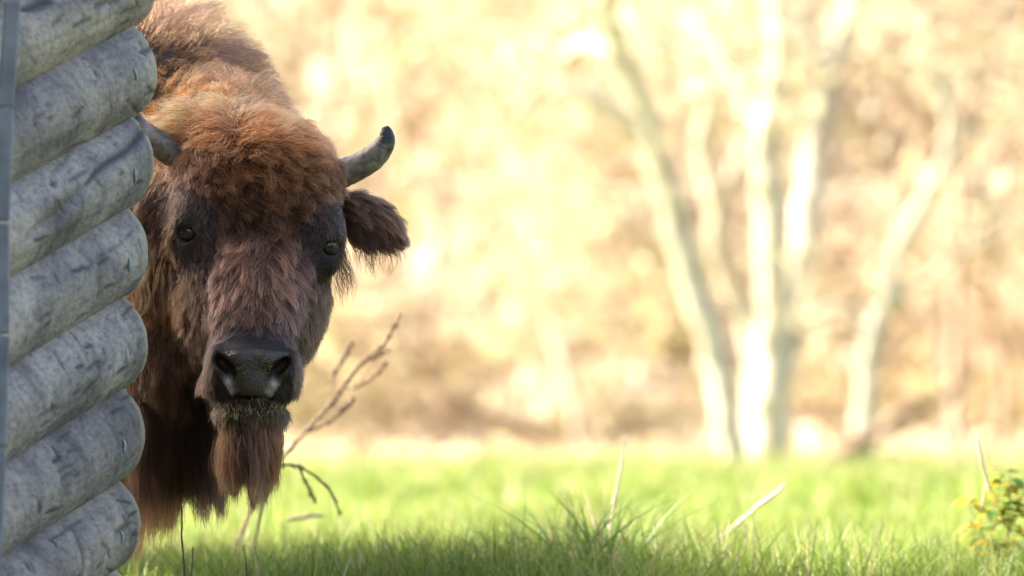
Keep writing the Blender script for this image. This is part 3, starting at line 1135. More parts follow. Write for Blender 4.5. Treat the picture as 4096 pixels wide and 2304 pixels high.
adh = nt.nodes.new('ShaderNodeMath')
adh.operation = 'MULTIPLY_ADD'
nt.links.new(wvh.outputs[0], adh.inputs[0])
adh.inputs[1].default_value = 0.05
nt.links.new(nh.outputs['Fac'], adh.inputs[2])
bump(nt, adh.outputs[0], 0.5, 0.004, b.inputs['Normal'])
M_HORN = m
for rows in ([(1320, 715, .085, 58), (1372, 692, .075, 55), (1430, 668, .06, 51), (1490, 632, .045, 48), (1530, 590, .035, 41), (1546, 556, .03, 33), (1545, 526, .028, 23), (1539, 506, .027, 12)],
             [(810, 690, .085, 60), (745, 648, .075, 57), (685, 606, .065, 55), (620, 566, .055, 50), (560, 520, .045, 44), (525, 470, .035, 34), (515, 420, .03, 22), (517, 385, .028, 10)]):
    rows = np.array([[*P(u, v, D + dy), w / 2000] for u, v, dy, w in rows])
    path = smooth_path(rows, 50)
    path[:, 3] *= 1.08 + 0.02 * np.sin(np.arange(50) * 1.9) + 0.01 * rng.normal(size=50)
    mb = MB()
    mb.tube(path[:, :3] - np.array(bison.location), path[:, 3], 22, along=np.linspace(0, 1, 50).repeat(22))
    h = mb.build('horn', M_HORN)
    h.parent = bison

# ------------------------------------------------------------------ fur
m, nt, b = mat('bison_fur')
nt.nodes.remove(b)
hp = nt.nodes.new('ShaderNodeBsdfHairPrincipled')
hp.model = 'CHIANG'
hp.parametrization = 'COLOR'
nt.links.new(attr(nt, 'tint').outputs['Color'], hp.inputs['Color'])
hp.inputs['Roughness'].default_value = 0.38
hp.inputs['Radial Roughness'].default_value = 0.55
hp.inputs['Random Roughness'].default_value = 0.2
df = nt.nodes.new('ShaderNodeBsdfDiffuse')
nt.links.new(attr(nt, 'tint').outputs['Color'], df.inputs[0])
mxh = nt.nodes.new('ShaderNodeMixShader')
mxh.inputs[0].default_value = 0.40
nt.links.new(df.outputs[0], mxh.inputs[1])
nt.links.new(hp.outputs[0], mxh.inputs[2])
nt.links.new(mxh.outputs[0], nt.nodes['Material Output'].inputs[0])
M_FUR = m
FUR_GAIN = 1.45
FUR_SAT = 1.12
FUR_TINT = np.array([1.00, 0.97, 0.93])


def saturate(c):
    l = c @ np.array([0.3, 0.59, 0.11])
    return np.maximum(l[:, None] + (c - l[:, None]) * FUR_SAT, 0.003) * FUR_TINT


def make_curves(name, pts, radius, colors, parent):
    """pts (n,K,3) world, radius (n,K), colors (n,K,3)"""
    n, K = pts.shape[:2]
    cu = bpy.data.hair_curves.new(name)
    cu.add_curves([K] * n)
    loc = np.array(parent.location)
    cu.attributes['position'].data.foreach_set('vector', (pts - loc).astype(np.float32).ravel())
    ra = cu.attributes.get('radius') or cu.attributes.new('radius', 'FLOAT', 'POINT')
    ra.data.foreach_set('value', radius.astype(np.float32).ravel())
    ca = cu.attributes.new('tint', 'FLOAT_COLOR', 'POINT')
    c4 = np.concatenate([colors, np.ones(colors.shape[:2] + (1,))], -1)
    ca.data.foreach_set('color', np.clip(c4, 0.002, 0.95).astype(np.float32).ravel())
    cu.materials.append(M_FUR)
    o = bpy.data.objects.new(name, cu)
    col.objects.link(o)
    o.parent = parent
    return o


def grow(roots, nrm, flow, length, lift, curl, freq, color, clump_r, clump, droop, width, r, K=8, tipgain=1.25, rootgain=0.6, cvar=0.2, raw=False):
    """hair strands: clumped, curled, drooping; all arguments per root"""
    n = len(roots)
    f = flow.copy() if raw else flow - (flow * nrm).sum(1)[:, None] * nrm
    f /= np.linalg.norm(f, axis=1)[:, None] + 1e-9
    # clumps: each root belongs to the nearest of a thinned set of roots
    ncl = max(8, int(n / clump_r))
    cid = r.choice(n, ncl, replace=False)
    kd = kdtree.KDTree(ncl)
    for a, k_ in enumerate(cid):
        kd.insert(roots[k_], a)
    kd.balance()
    near = np.array([kd.find(p)[1] for p in roots])
    t = np.linspace(0, 1, K)

    def strands(idx, jit):
        R_, N_, F_ = roots[idx], nrm[idx], f[idx]
        m_ = len(idx)
        L = length[idx] * (1 + jit * r.normal(0, 0.18, m_)).clip(0.4, 1.6)
        wob = r.normal(0, 0.30 if jit else 0.22, (m_, 3))
        l = lift[idx][:, None]
        d0 = F_ * (1 - l) + N_ * l + 0.5 * wob * (0.4 + l)
        d0 /= np.linalg.norm(d0, axis=1)[:, None]
        d1 = F_ * (1 - 0.45 * l) + N_ * 0.45 * l + 0.6 * wob + np.array([0, 0, -1.0]) * droop[idx][:, None]
        d1 /= np.linalg.norm(d1, axis=1)[:, None]
        dirs = d0[:, None, :] * (1 - t[None, :, None]) + d1[:, None, :] * t[None, :, None]
        dirs /= np.linalg.norm(dirs, axis=2)[:, :, None]
        p = np.zeros((m_, K, 3))
        p[:, 0] = R_
        p[:, 1:] = R_[:, None, :] + np.cumsum(dirs[:, :-1] * (L / (K - 1))[:, None, None], axis=1)
        e1 = np.cross(d1, N_ + 0.01)
        e1 /= np.linalg.norm(e1, axis=1)[:, None] + 1e-9
        e2 = np.cross(d1, e1)
        ph = r.uniform(0, 2 * np.pi, m_)[:, None]
        fr = (freq[idx] * r.uniform(0.7, 1.3, m_))[:, None]
        am = (curl[idx] * r.uniform(0.5, 1.4, m_))[:, None] * np.minimum(t * 2.2, 1)[None]
        arg = 2 * np.pi * fr * t[None] + ph
        off = am[..., None] * ((np.sin(arg) - np.sin(ph))[..., None] * e1[:, None] + (np.cos(arg) - np.cos(ph))[..., None] * e2[:, None])
        return p + off

    own = strands(np.arange(n), 1.0)
    guide = strands(cid, 0.0)
    gd = guide[near]
    off = roots - roots[cid[near]]
    target = gd + off[:, None, :] * (1 - 0.85 * t ** 0.8)[None, :, None]
    w = (clump[:, None] * (t[None] ** 0.8) * r.uniform(0.6, 1.0, n)[:, None])[..., None]
    pts = own * (1 - w) + target * w
    rad = width[:, None] * (1 - 0.75 * t[None] ** 1.5)
    cv = (1 + cvar * r.normal(0, 1, ncl)[near]) * r.normal(1, 0.27, n)
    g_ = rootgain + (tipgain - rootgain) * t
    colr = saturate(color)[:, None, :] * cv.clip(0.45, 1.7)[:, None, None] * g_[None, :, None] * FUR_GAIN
    return pts, rad, colr


# anchors: u, v, flow du, dv, length m, lift, curl m, curl turns, clump, colour
TAN, GOLD, CREST = lin(190, 142, 100), lin(168, 108, 66), lin(176, 126, 88)
A = [
    # hump and neck
    (560, 60, 0.5, -1.0, .095, .85, .003, .6, .85, lin(108, 70, 52)), (680, 110, 0.6, -1, .095, .85, .003, .6, .85, lin(112, 74, 55)),
    (800, 170, 0.8, -.9, .09, .80, .003, .7, .8, lin(118, 80, 60)), (900, 230, 1, -.7, .085, .75, .003, .7, .8, lin(120, 80, 62)),
    (980, 320, 1, -.4, .075, .68, .004, .8, .75, lin(124, 82, 60)), (1080, 410, 1, -.2, .068, .55, .004, .9, .7, lin(140, 92, 66)),
    (720, 250, 0.9, -.4, .050, .5, .005, 1.5, .8, lin(125, 82, 55)), (850, 330, 1, -.2, .055, .45, .005, 1.2, .75, lin(128, 84, 58)),
    (640, 330, 0.5, .2, .034, .6, .005, 2.6, .85, lin(150, 100, 58)), (700, 420, 0.4, .3, .034, .6, .006, 2.8, .9, lin(165, 110, 62)),
    (560, 440, 0.3, .5, .030, .6, .005, 3.0, .9, lin(140, 98, 58)), (600, 520, 0.3, .6, .030, .6, .005, 3.0, .9, lin(145, 100, 58)),
    (830, 420, 0.8, -.1, .05, .5, .006, 1.6, .75, lin(150, 98, 60)), (470, 300, 0.2, .5, .03, .6, .005, 2.6, .9, lin(130, 86, 55)),
    # crest
    (700, 520, -1, -.1, .060, .45, .005, .9, .7, TAN), (800, 470, -.9, -.5, .065, .50, .005, .9, .7, TAN), (900, 440, -.4, -.8, .065, .55, .006, 1, .7, TAN),
    (980, 440, .5, -.7, .055, .45, .006, 1, .7, CREST), (1080, 475, 1, -.1, .055, .34, .006, 1, .7, CREST), (1200, 510, 1, .15, .052, .28, .005, .9, .7, lin(172, 112, 76)),
    (1300, 570, 1, .25, .048, .30, .005, .9, .7, lin(160, 106, 76)), (1340, 650, .9, .3, .045, .45, .004, 1, .7, lin(135, 92, 72)),
    (860, 540, -.8, .1, .055, .5, .006, 1.1, .7, lin(160, 104, 66)), (1000, 550, .5, .2, .055, .5, .007, 1.2, .7, lin(158, 100, 62)), (1160, 570, .9, .3, .055, .40, .006, 1.1, .7, lin(165, 106, 68)),
    (760, 600, -.8, .2, .045, .45, .004, 1.1, .7, lin(140, 96, 74)), (820, 650, -.5, .6, .045, .5, .006, 1.4, .75, lin(120, 82, 66)),
    # forehead mop
    (930, 650, -.2, .9, .048, .55, .009, 1.5, .8, lin(118, 76, 54)), (1060, 640, .2, .9, .050, .55, .009, 1.5, .8, lin(128, 82, 55)), (1190, 650, .5, .9, .048, .55, .009, 1.5, .8, lin(118, 78, 54)), (1290, 700, .6, .8, .042, .5, .006, 1.3, .75, lin(122, 84, 64)),
    (880, 740, -.5, .9, .045, .55, .009, 1.6, .8, lin(98, 66, 52)), (1000, 760, .1, 1, .050, .55, .010, 1.6, .8, lin(98, 64, 48)), (1120, 760, .3, 1, .050, .55, .010, 1.6, .8, lin(104, 68, 48)), (1230, 770, .4, 1, .045, .5, .008, 1.5, .8, lin(106, 72, 54)),
    (960, 860, -.3, 1, .045, .5, .009, 1.6, .8, lin(84, 58, 47)), (1080, 860, .2, 1, .045, .5, .009, 1.6, .8, lin(84, 58, 46)), (1190, 860, .3, 1, .040, .5, .008, 1.5, .8, lin(90, 64, 52)),
    # round the eyes
    (800, 790, -.2, 1, .016, .25, .001, .5, .5, lin(112, 86, 78)), (845, 850, .3, 1, .014, .25, .001, .5, .5, lin(112, 86, 80)), (860, 960, .2, 1, .014, .25, .001, .5, .5, lin(96, 72, 66)), (760, 1040, .1, 1, .014, .2, .001, .5, .5, lin(80, 60, 58)),
    (735, 830, -.2, 1, .010, .2, .0005, .5, .5, lin(72, 55, 52)), (840, 1060, .1, 1, .018, .25, .001, .5, .5, lin(88, 66, 60)),
    (1270, 830, .4, .9, .015, .25, .001, .5, .5, lin(116, 90, 82)), (1320, 860, .4, .9, .010, .2, .0005, .5, .5, lin(98, 76, 72)), (1250, 900, -.2, 1, .014, .25, .001, .5, .5, lin(96, 74, 72)), (1240, 1010, -.1, 1, .014, .25, .001, .5, .5, lin(104, 80, 78)), (1300, 1080, 0, 1, .012, .2, .0005, .5, .5, lin(62, 46, 42)),
    # bridge of the nose: shaggy, parted
    (1030, 930, -.6, .9, .054, .32, .006, 1.2, .8, lin(112, 80, 66)), (1130, 930, .4, 1, .054, .32, .006, 1.2, .8, lin(108, 78, 66)), (930, 970, -.8, .8, .048, .30, .005, 1.1, .8, lin(114, 82, 70)),
    (1000, 1030, -.7, .8, .054, .32, .005, 1, .8, lin(136, 98, 82)), (1110, 1030, .3, 1, .054, .32, .005, 1, .8, lin(130, 94, 80)), (1200, 1020, .4, 1, .048, .30, .004, 1, .75, lin(118, 88, 80)),
    (900, 1080, -.6, .9, .048, .30, .004, 1, .75, lin(118, 86, 74)), (960, 1140, -.5, 1, .054, .32, .004, 1, .8, lin(134, 98, 84)), (1070, 1140, .1, 1, .054, .32, .004, 1, .8, lin(128, 93, 78)), (1170, 1140, .3, 1, .048, .30, .004, 1, .8, lin(128, 96, 86)),
    (930, 1240, -.3, 1, .040, .24, .003, .8, .7, lin(116, 86, 76)), (1040, 1250, .1, 1, .040, .24, .003, .8, .7, lin(120, 88, 76)), (1150, 1240, .2, 1, .040, .24, .003, .8, .7, lin(118, 88, 80)),
    (960, 1310, -.4, .8, .016, .2, .001, .5, .5, lin(104, 80, 76)), (1060, 1320, .3, .8, .016, .2, .001, .5, .5, lin(104, 80, 76)), (1150, 1340, .5, .8, .015, .2, .001, .5, .5, lin(106, 82, 78)), (870, 1350, -.5, .9, .015, .2, .001, .5, .5, lin(102, 80, 78)),
    # cheeks
    (760, 1130, -.2, 1, .034, .3, .003, .8, .65, lin(82, 57, 45)), (820, 1200, -.2, 1, .032, .3, .003, .8, .65, lin(92, 66, 55)), (700, 1200, -.3, 1, .050, .3, .004, .9, .7, lin(108, 73, 48)), (780, 1320, -.1, 1, .036, .28, .003, .8, .65, lin(84, 60, 52)), (700, 1400, -.1, 1, .06, .3, .005, 1, .75, lin(82, 54, 42)),
    (640, 1020, -.3, 1, .05, .35, .004, .9, .7, lin(100, 70, 50)), (600, 1150, -.2, 1, .055, .35, .005, 1, .75, lin(92, 62, 42)), (660, 940, -.2, 1, .045, .35, .004, .9, .7, lin(84, 58, 46)),
    (1260, 1180, .2, 1, .030, .3, .003, .8, .65, lin(92, 68, 62)), (1240, 1300, .2, 1, .032, .3, .003, .8, .65, lin(92, 68, 62)), (1210, 1430, .3, 1, .028, .3, .002, .7, .6, lin(86, 66, 62)), (1190, 1540, .4, .9, .022, .35, .002, .6, .6, lin(86, 66, 62)),
    # muzzle and lips
    (840, 1460, -.3, 1, .015, .22, .001, .5, .4, lin(88, 68, 64)), (830, 1560, -.3, 1, .018, .3, .001, .5, .5, lin(82, 62, 58)), (885, 1560, -.4, 1, .007, .25, .0005, .5, .3, lin(66, 52, 50)), (1140, 1560, .4, 1, .009, .25, .0005, .5, .3, lin(70, 56, 54)),
    (860, 1640, -.2, 1, .024, .3, .002, .6, .6, lin(80, 60, 52)), (940, 1640, -.1, 1, .020, .35, .002, .6, .7, lin(92, 72, 54)), (1005, 1640, .1, 1, .020, .35, .002, .6, .7, lin(96, 76, 56)), (1070, 1640, .2, 1, .020, .35, .002, .6, .7, lin(92, 72, 54)), (1140, 1640, .3, 1, .024, .3, .002, .6, .6, lin(84, 64, 54)),
    (1000, 1720, .1, 1, .03, .3, .002, .6, .7, lin(74, 58, 46)),
    # throat, dark
    (640, 1500, 0, 1, .07, .3, .005, .9, .75, lin(70, 46, 36)), (740, 1560, 0, 1, .07, .28, .004, .8, .75, lin(64, 42, 34)), (820, 1500, 0, 1, .04, .28, .003, .8, .7, lin(74, 52, 44)), (560, 1400, 0, 1, .07, .3, .005, .9, .75, lin(74, 48, 38)), (600, 1700, 0, 1, .09, .25, .004, .7, .75, lin(62, 40, 32)), (760, 1750, 0, 1, .09, .25, .004, .7, .75, lin(60, 38, 32)),
    (300, 900, 0, 1, .05, .4, .004, 1, .7, lin(95, 64, 46)), (300, 1500, 0, 1, .05, .4, .004, 1, .7, lin(80, 54, 40)), (0, 900, -.6, .8, .03, .3, .002, .8, .6, lin(105, 72, 52)), (0, 1500, -.4, 1, .03, .3, .002, .8, .6, lin(95, 66, 48)), (-900, 1200, -.5, .9, .025, .3, .002, .8, .6, lin(100, 70, 52)),
]
AN = np.array([[*a[:9], *a[9]] for a in A])
AN[AN[:, 4] < 0.02, 9:] *= 0.85
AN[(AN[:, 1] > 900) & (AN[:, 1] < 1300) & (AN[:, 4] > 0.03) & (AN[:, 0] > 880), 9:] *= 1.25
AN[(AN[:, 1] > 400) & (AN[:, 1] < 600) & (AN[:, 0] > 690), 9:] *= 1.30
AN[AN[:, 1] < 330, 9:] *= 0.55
AN[(AN[:, 1] > 1330) & (AN[:, 4] < 0.03), 9:] *= 0.85


def interp(q):
    d2 = ((q[:, None, :] - AN[None, :, :2]) ** 2).sum(2) / 60 ** 2 + 0.05
    w = d2 ** -2.2
    w /= w.sum(1)[:, None]
    return w @ AN[:, 2:]


def sample(weight, n, r):
    w = BA * weight
    f = r.choice(len(BQ), n, p=w / w.sum())
    a, b_ = r.random((2, n, 1))
    q = BQ[f]
    p = (BV[q[:, 0]] * (1 - a) + BV[q[:, 1]] * a) * (1 - b_) + (BV[q[:, 3]] * (1 - a) + BV[q[:, 2]] * a) * b_
    nn = (BN[q[:, 0]] * (1 - a) + BN[q[:, 1]] * a) * (1 - b_) + (BN[q[:, 3]] * (1 - a) + BN[q[:, 2]] * a) * b_
    return p, nn / (np.linalg.norm(nn, axis=1)[:, None] + 1e-9)


FC = BV[BQ].mean(1)
FN = BN[BQ].mean(1)
FUV = uv(FC)


def ear_q(p, k):
    c, rr_, R = EARS[k]
    q = (p - c) @ R
    return np.sqrt(((q / rr_) ** 2).sum(1)), q / rr_


ear_f = np.minimum(ear_q(FC, 0)[0], ear_q(FC, 1)[0]) < 1.22
ear_f &= (FUV[:, 0] > 1368) | (FUV[:, 0] < 715)
eye_clear = np.ones(len(FC))
for c, gz, rl in EYES:
    dd = np.linalg.norm(FC - c, axis=1)
    eye_clear *= np.clip((np.linalg.norm((FC - c) * np.array([1, 1, 0.72]), axis=1) - 0.030) / 0.012, 0.0, 1)
bare = in_poly(FUV, NOSE) & (FC[:, 1] < D - 0.09)
front = FN[:, 1] < 0.35
is_head = ((FC[:, 1] < D + 0.16) | ((FC[:, 1] < D + 0.27) & (FUV[:, 0] > 640) & (FUV[:, 1] < 700))) & ~ear_f

def coat(name, wt, n_under, n_lock, seed, per_lock, freqn, droop, K=9):
    """a dark fine undercoat plus lighter locks that gather to points"""
    for layer, n in (('under', n_under), ('lock', n_lock)):
        r = np.random.default_rng(seed)
        p, nn = sample(wt, n, r)
        q = interp(uv(p))
        flow = np.stack([q[:, 0], np.zeros(n), -q[:, 1]], 1)
        flow += 0.5 * np.stack([vnoise(p * freqn, seed, 2), 0 * p[:, 0], vnoise(p * freqn, seed + 5, 2)], 1)
        if layer == 'under':
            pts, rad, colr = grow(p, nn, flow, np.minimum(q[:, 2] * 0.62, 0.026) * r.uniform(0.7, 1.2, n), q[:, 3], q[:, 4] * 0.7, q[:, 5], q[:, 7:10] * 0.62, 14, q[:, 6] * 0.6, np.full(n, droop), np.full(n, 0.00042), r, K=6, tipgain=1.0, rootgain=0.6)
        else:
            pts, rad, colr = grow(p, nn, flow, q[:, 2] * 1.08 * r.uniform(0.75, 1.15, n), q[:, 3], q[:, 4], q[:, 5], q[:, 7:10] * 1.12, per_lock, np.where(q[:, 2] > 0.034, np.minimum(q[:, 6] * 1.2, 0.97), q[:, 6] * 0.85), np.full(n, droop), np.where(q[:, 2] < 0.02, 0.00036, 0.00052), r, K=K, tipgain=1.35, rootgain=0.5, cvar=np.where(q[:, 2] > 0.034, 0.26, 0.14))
        make_curves(name, pts, rad, colr, bison)


wt = np.where(is_head & front & ~bare, 1.0, 0.0) * eye_clear
wt[is_head & ~front] = 0.25
coat('head_fur', wt, 36000, 42000, 21, 19, 13, 0.28)
wt = np.where(~is_head & ~ear_f, 1.0, 0.0)
vis = (FUV[:, 0] > 430) & (FN[:, 1] < 0.5)
wt *= np.where(vis, 6.0, 1.5)
coat('body_fur', wt, 52000, 36000, 22, 36, 9, 0.05, 11)

# ears
r = np.random.default_rng(23)
p, nn = sample(np.where(ear_f, 1.0, 0.0), 7500, r)
n = len(p)
right = p[:, 0] > P(1000, 0, D)[0]
flow = np.where(right[:, None], np.array([0.9, 0, -0.75]), np.array([-0.75, 0, -0.8]))
dn = np.where(right, ear_q(p, 0)[1][:, 2], ear_q(p, 1)[1][:, 2])
colr = np.where((dn > 0.0)[:, None], lin(122, 88, 72), lin(84, 58, 48))
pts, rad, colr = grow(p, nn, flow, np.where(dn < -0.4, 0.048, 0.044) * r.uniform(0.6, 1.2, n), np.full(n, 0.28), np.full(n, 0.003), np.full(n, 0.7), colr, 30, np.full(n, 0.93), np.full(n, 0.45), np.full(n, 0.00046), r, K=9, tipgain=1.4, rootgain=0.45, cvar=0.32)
make_curves('ear_fur', pts, rad, colr, bison)


def fringe(name, boxes, n, color, lens, r, droop=1.2, clump_r=40, width=0.00042, flow=(0, 0, -1.0), curl=0.004, K=12, tip=1.5):
    """long hanging hair rooted on parts of the body picked by photo region"""
    w = np.zeros(len(FC))
    for (u0, v0, u1, v1, ymax) in boxes:
        w[(FUV[:, 0] > u0) & (FUV[:, 0] < u1) & (FUV[:, 1] > v0) & (FUV[:, 1] < v1) & (FC[:, 1] < ymax) & (FC[:, 1] > (D + 0.10 if name == 'mane' else 0)) & ~bare] = 1
    p, nn = sample(w, n, r)
    if callable(lens):
        L = lens(uv(p))
    else:
        L = np.full(n, lens)
    c = color(uv(p)) if callable(color) else np.tile(color, (n, 1))
    k = n
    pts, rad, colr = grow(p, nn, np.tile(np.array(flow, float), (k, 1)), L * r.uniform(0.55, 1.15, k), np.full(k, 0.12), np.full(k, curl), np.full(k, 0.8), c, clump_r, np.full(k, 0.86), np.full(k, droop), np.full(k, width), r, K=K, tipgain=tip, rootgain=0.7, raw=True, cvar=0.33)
    return make_curves(name, pts, rad, colr, bison)


r = np.random.default_rng(24)
fringe('ear_fringe', [(1400, 880, 1600, 1050, 15)], 260, lin(70, 46, 38), 0.075, r, 1.4, 10, 0.00040, (0.15, 0, -1), 0.006)
fringe('ear_fringe', [(1330, 960, 1400, 1060, 14.3)], 120, lin(66, 44, 38), 0.10, r, 1.3, 8, 0.00038, (0.25, 0, -1), 0.008)


def hang(q, us, ends):
    return np.clip((np.interp(q[:, 0], us, ends) - q[:, 1]) / 1900, 0.03, 0.4)


def beard_color(q):
    e = np.clip(np.abs(q[:, 0] - 1000) / 110, 0, 1)[:, None]
    return lin(92, 64, 54) * (1 - e) + lin(120, 76, 54) * e


fringe('beard', [(880, 1690, 1125, 1830, 14.06)], 4600, beard_color, lambda q: hang(q, [860, 900, 950, 985, 1010, 1035, 1060, 1090, 1130], [1860, 1930, 1975, 1930, 2010, 1980, 1990, 1880, 1800]), r, 1.6, 100, 0.00055, (0.02, 0, -1), 0.007, tip=1.1)
fringe('mane', [(520, 1500, 880, 1950, 14.6)], 9000, lambda q: np.tile(lin(68, 43, 34), (len(q), 1)) * (0.8 + 0.5 * np.clip((q[:, 1:2] - 1600) / 300, 0, 1)),
       lambda q: hang(q, [500, 560, 590, 625, 650, 690, 715, 740, 780, 810, 850, 880, 910], [2080, 2160, 2010, 1930, 2100, 2150, 1990, 1960, 2060, 1980, 2080, 1990, 1900]), r, 1.8, 110, 0.00055, (0.02, 0, -1), 0.007, tip=1.15)
fringe('mane', [(520, 1650, 640, 1950, 14.6), (640, 1700, 720, 1950, 14.6)], 900, lin(92, 54, 36), lambda q: hang(q, [500, 560, 600, 640, 680, 710, 760], [2200, 2240, 2120, 2160, 2180, 2020, 1980]), r, 1.8, 80, 0.00050, (0.05, 0, -1), 0.008, tip=1.3)

# bits of chewed hay stuck to the nose and lower lip
r = np.random.default_rng(31)
w = (in_poly(FUV, [(930, 1430), (1090, 1430), (1080, 1500), (950, 1500)]) & (FC[:, 1] < D - 0.1)) * 1.0 + (in_poly(FUV, [(870, 1605), (1130, 1605), (1110, 1660), (890, 1660)]) & (FC[:, 1] < D - 0.08)) * 1.2
p, nn = sample(w, 190, r)
low = uv(p)[:, 1] > 1595
d = r.normal(size=(190, 3)) * 0.4
d[:, 2] -= np.where(low, 1.2, 0.2)
d /= np.linalg.norm(d, axis=1)[:, None]
mb = MB()
for k in range(190):
    a0 = p[k] + nn[k] * (0.0012 + (0.010 * r.random() if low[k] else 0))
    L = r.uniform(0.004, 0.014) if low[k] else r.uniform(0.0008, 0.0028)
    mb.tube([a0 - np.array(bison.location), a0 + d[k] * L - np.array(bison.location)], r.uniform(0.0003, 0.0007), 5)
M_HAY = simple('chewed_hay', (0.38, 0.29, 0.12), 0.6, 150, 0.4)
o = mb.build('hay_crumbs', M_HAY)
o.parent = bison
o['kind'] = 'stuff'

# ------------------------------------------------------------------ meadow grass
r = np.random.default_rng(41)
GP = [(0.17, 0.25, 0.035, 5), (0.24, 0.31, 0.05, 4), (0.10, 0.18, 0.03, 2.5), (0.32, 0.33, 0.09, 2.5), (0.48, 0.40, 0.22, 1.3)]
GPF = GP[:4] + [(0.52, 0.44, 0.26, 7)]
parts = []
for n, ya, yb, hgt, wid in ((46000, 14.5, 17.5, 0.17, 0.0046), (38000, 17.5, 24, 0.14, 0.006), (44000, 24, 50, 0.16, 0.014)):
    y = r.uniform(ya, yb, n)
    x = r.uniform(-0.14, 0.13, n) * y
    patch = 0.5 + 0.5 * np.sin(x * 2.1 + 1.0) * np.sin(y * 0.9 + x * 0.7)
    h = hgt * r.uniform(0.45, 1.15, n) * (0.75 + 0.4 * patch)
    base = np.stack([x, y, ground_z(x, y) - 0.01], 1)
    lean = r.normal(0, 0.42, (n, 2)) * h[:, None]
    t = pick(r, n, GP)
    far = r.random(n) < sstep(28, 50, y) + 0.45 * sstep(0.55, 0.95, 0.5 + 0.5 * np.sin(x * 3.3 + 0.8 * y) * np.sin(y * 1.7 - x * 1.1))
    t *= (0.85 + 0.4 * (0.5 + 0.5 * np.sin(x * 5.1 - y * 1.3)))[:, None]
    t[far] = pick(r, n, GPF)[far]
    parts.append(blades(base, h, np.full(n, wid) * r.uniform(0.6, 1.4, n), lean, r, t, 4))
off = 0
Vs, Qs, Ts = [], [], []
for V, Q, T in parts:
    Vs.append(V)
    Qs.append(Q + off)
    Ts.append(T)
    off += len(V)
o = link('meadow_grass', fast_mesh('meadow_grass', np.concatenate(Vs), np.concatenate(Qs), np.concatenate(Ts)))
o.data.materials.append(M_GRASS)
tag(o, 'bright green meadow grass growing from the log wall to the wood', 'grass', kind='stuff')


def tuft(name, u, y, label, cat, n, hgt, wid, spread, lean, pal, group=None, seed=0, dry=0):
    r = np.random.default_rng(seed + 60)
    x = (u - CU) / F * y
    b0 = np.array([x, y, float(ground_z(x, y)) - 0.02])
    root = empty(name, b0)
    tag(root, label, cat, group)
    for part, k, pl in (('blade', n, pal), ('dry_blade', dry, [(0.62, 0.45, 0.28, 2), (0.50, 0.38, 0.22, 2), (0.66, 0.55, 0.40, 1)])):
        if not k:
            continue
        for e in range(k):
            base = b0 + np.array([r.normal(0, spread), r.normal(0, spread), 0.0])
            h = hgt * r.uniform(0.4, 1.1)
            a = r.uniform(0, 2 * np.pi)
            L = lean * r.uniform(0.3, 1.3) * h
            V, Q, T = blades(base[None], np.array([h]), np.array([wid * r.uniform(0.6, 1.3)]), np.array([[math.cos(a) * L, math.sin(a) * L]]), r, pick(r, 1, pl), 8)
            o = link(part, fast_mesh(part, V, Q, T), root)
            o.data.materials.append(M_GRASS)
    return root


TP = [(0.11, 0.24, 0.05, 3), (0.18, 0.32, 0.06, 3), (0.27, 0.38, 0.08, 2)]
tuft('grass_tussock', 2400, 15.5, 'tall green grass tussock with dry bent blades in the meadow', 'grass tussock', 110, 0.29, 0.0090, 0.065, 0.75, TP, seed=1, dry=22)
tuft('grass_tussock', 2110, 15.6, 'low straw-coloured grass tussock beside the tall green one', 'grass tussock', 44, 0.20, 0.006, 0.08, 0.7, TP, seed=2, dry=36)
tuft('grass_tussock', 3560, 15.7, 'sparse tussock of broad upright green blades near the yellow-leaved plant', 'grass tussock', 40, 0.22, 0.010, 0.09, 0.5, TP, seed=3, dry=14)
tuft('grass_tussock', 2900, 16.6, 'thin brownish tussock at the foot of the slanting stick', 'grass tussock', 16, 0.14, 0.006, 0.08, 0.6, TP, seed=4, dry=26)
tuft('grass_tussock', 1330, 15.0, 'short green grass tussock close by the beard of the bison', 'grass tussock', 60, 0.20, 0.007, 0.09, 0.5, TP, seed=5, dry=5)

# ------------------------------------------------------------------ stalks and sticks
M_STALK = simple('dry_stalk', (0.21, 0.13, 0.075), 0.8, 40, 0.3)
M_STALKG = simple('green_stalk', (0.17, 0.15, 0.06), 0.8, 40, 0.3)
M_STALKD = simple('dark_stalk', (0.12, 0.075, 0.06), 0.8, 40, 0.3)
M_STRAW = simple('bleached_straw', (0.70, 0.58, 0.44), 0.7, 40, 0.2)


def stalk(name, y, lines, label, material, cat='stalk', seeds=0, group=None, seed=0, part='side_stem'):
    r = np.random.default_rng(seed + 80)
    root = None
    for k, ln in enumerate(lines):
        rows = []
        for q, (u, v, w) in enumerate(ln):
            yy = y + 0.02 * q * (1 if k % 2 else -1)
            rows.append([*P(u, v, yy), w / F * y * 0.5])
        path = smooth_path(np.array(rows))
        jit = np.cumsum(r.normal(0, 0.0010, (len(path), 3)), axis=0)
        path[:, :3] += jit - np.linspace(0, 1, len(path))[:, None] * jit[-1] * 0.5
        path[:, 3] *= r.uniform(0.75, 1.2, len(path))
        if k == 0:
            root = empty(name, path[0, :3])
            tag(root, label, cat, group)
        mb = MB()
        mb.tube(path[:, :3], np.maximum(path[:, 3], 0.0006), 7)
        mb.build('stem' if k == 0 else part, material, root)
        if seeds:
            mb = MB()
            for e in range(seeds):
                s = path[r.integers(len(path) // 3, len(path))]
                d = r.normal(size=3)
                d /= np.linalg.norm(d)
                L = r.uniform(0.004, 0.009)
                c0 = s[:3] + d * (s[3] + 0.002)
                mb.tube([c0 - d * L * .6, c0, c0 + d * L * .6], [0.0006, 0.0032, 0.0006], 6)
            sh = mb.build('seed_head', material, root)
            sh['kind'] = 'stuff'
    return root


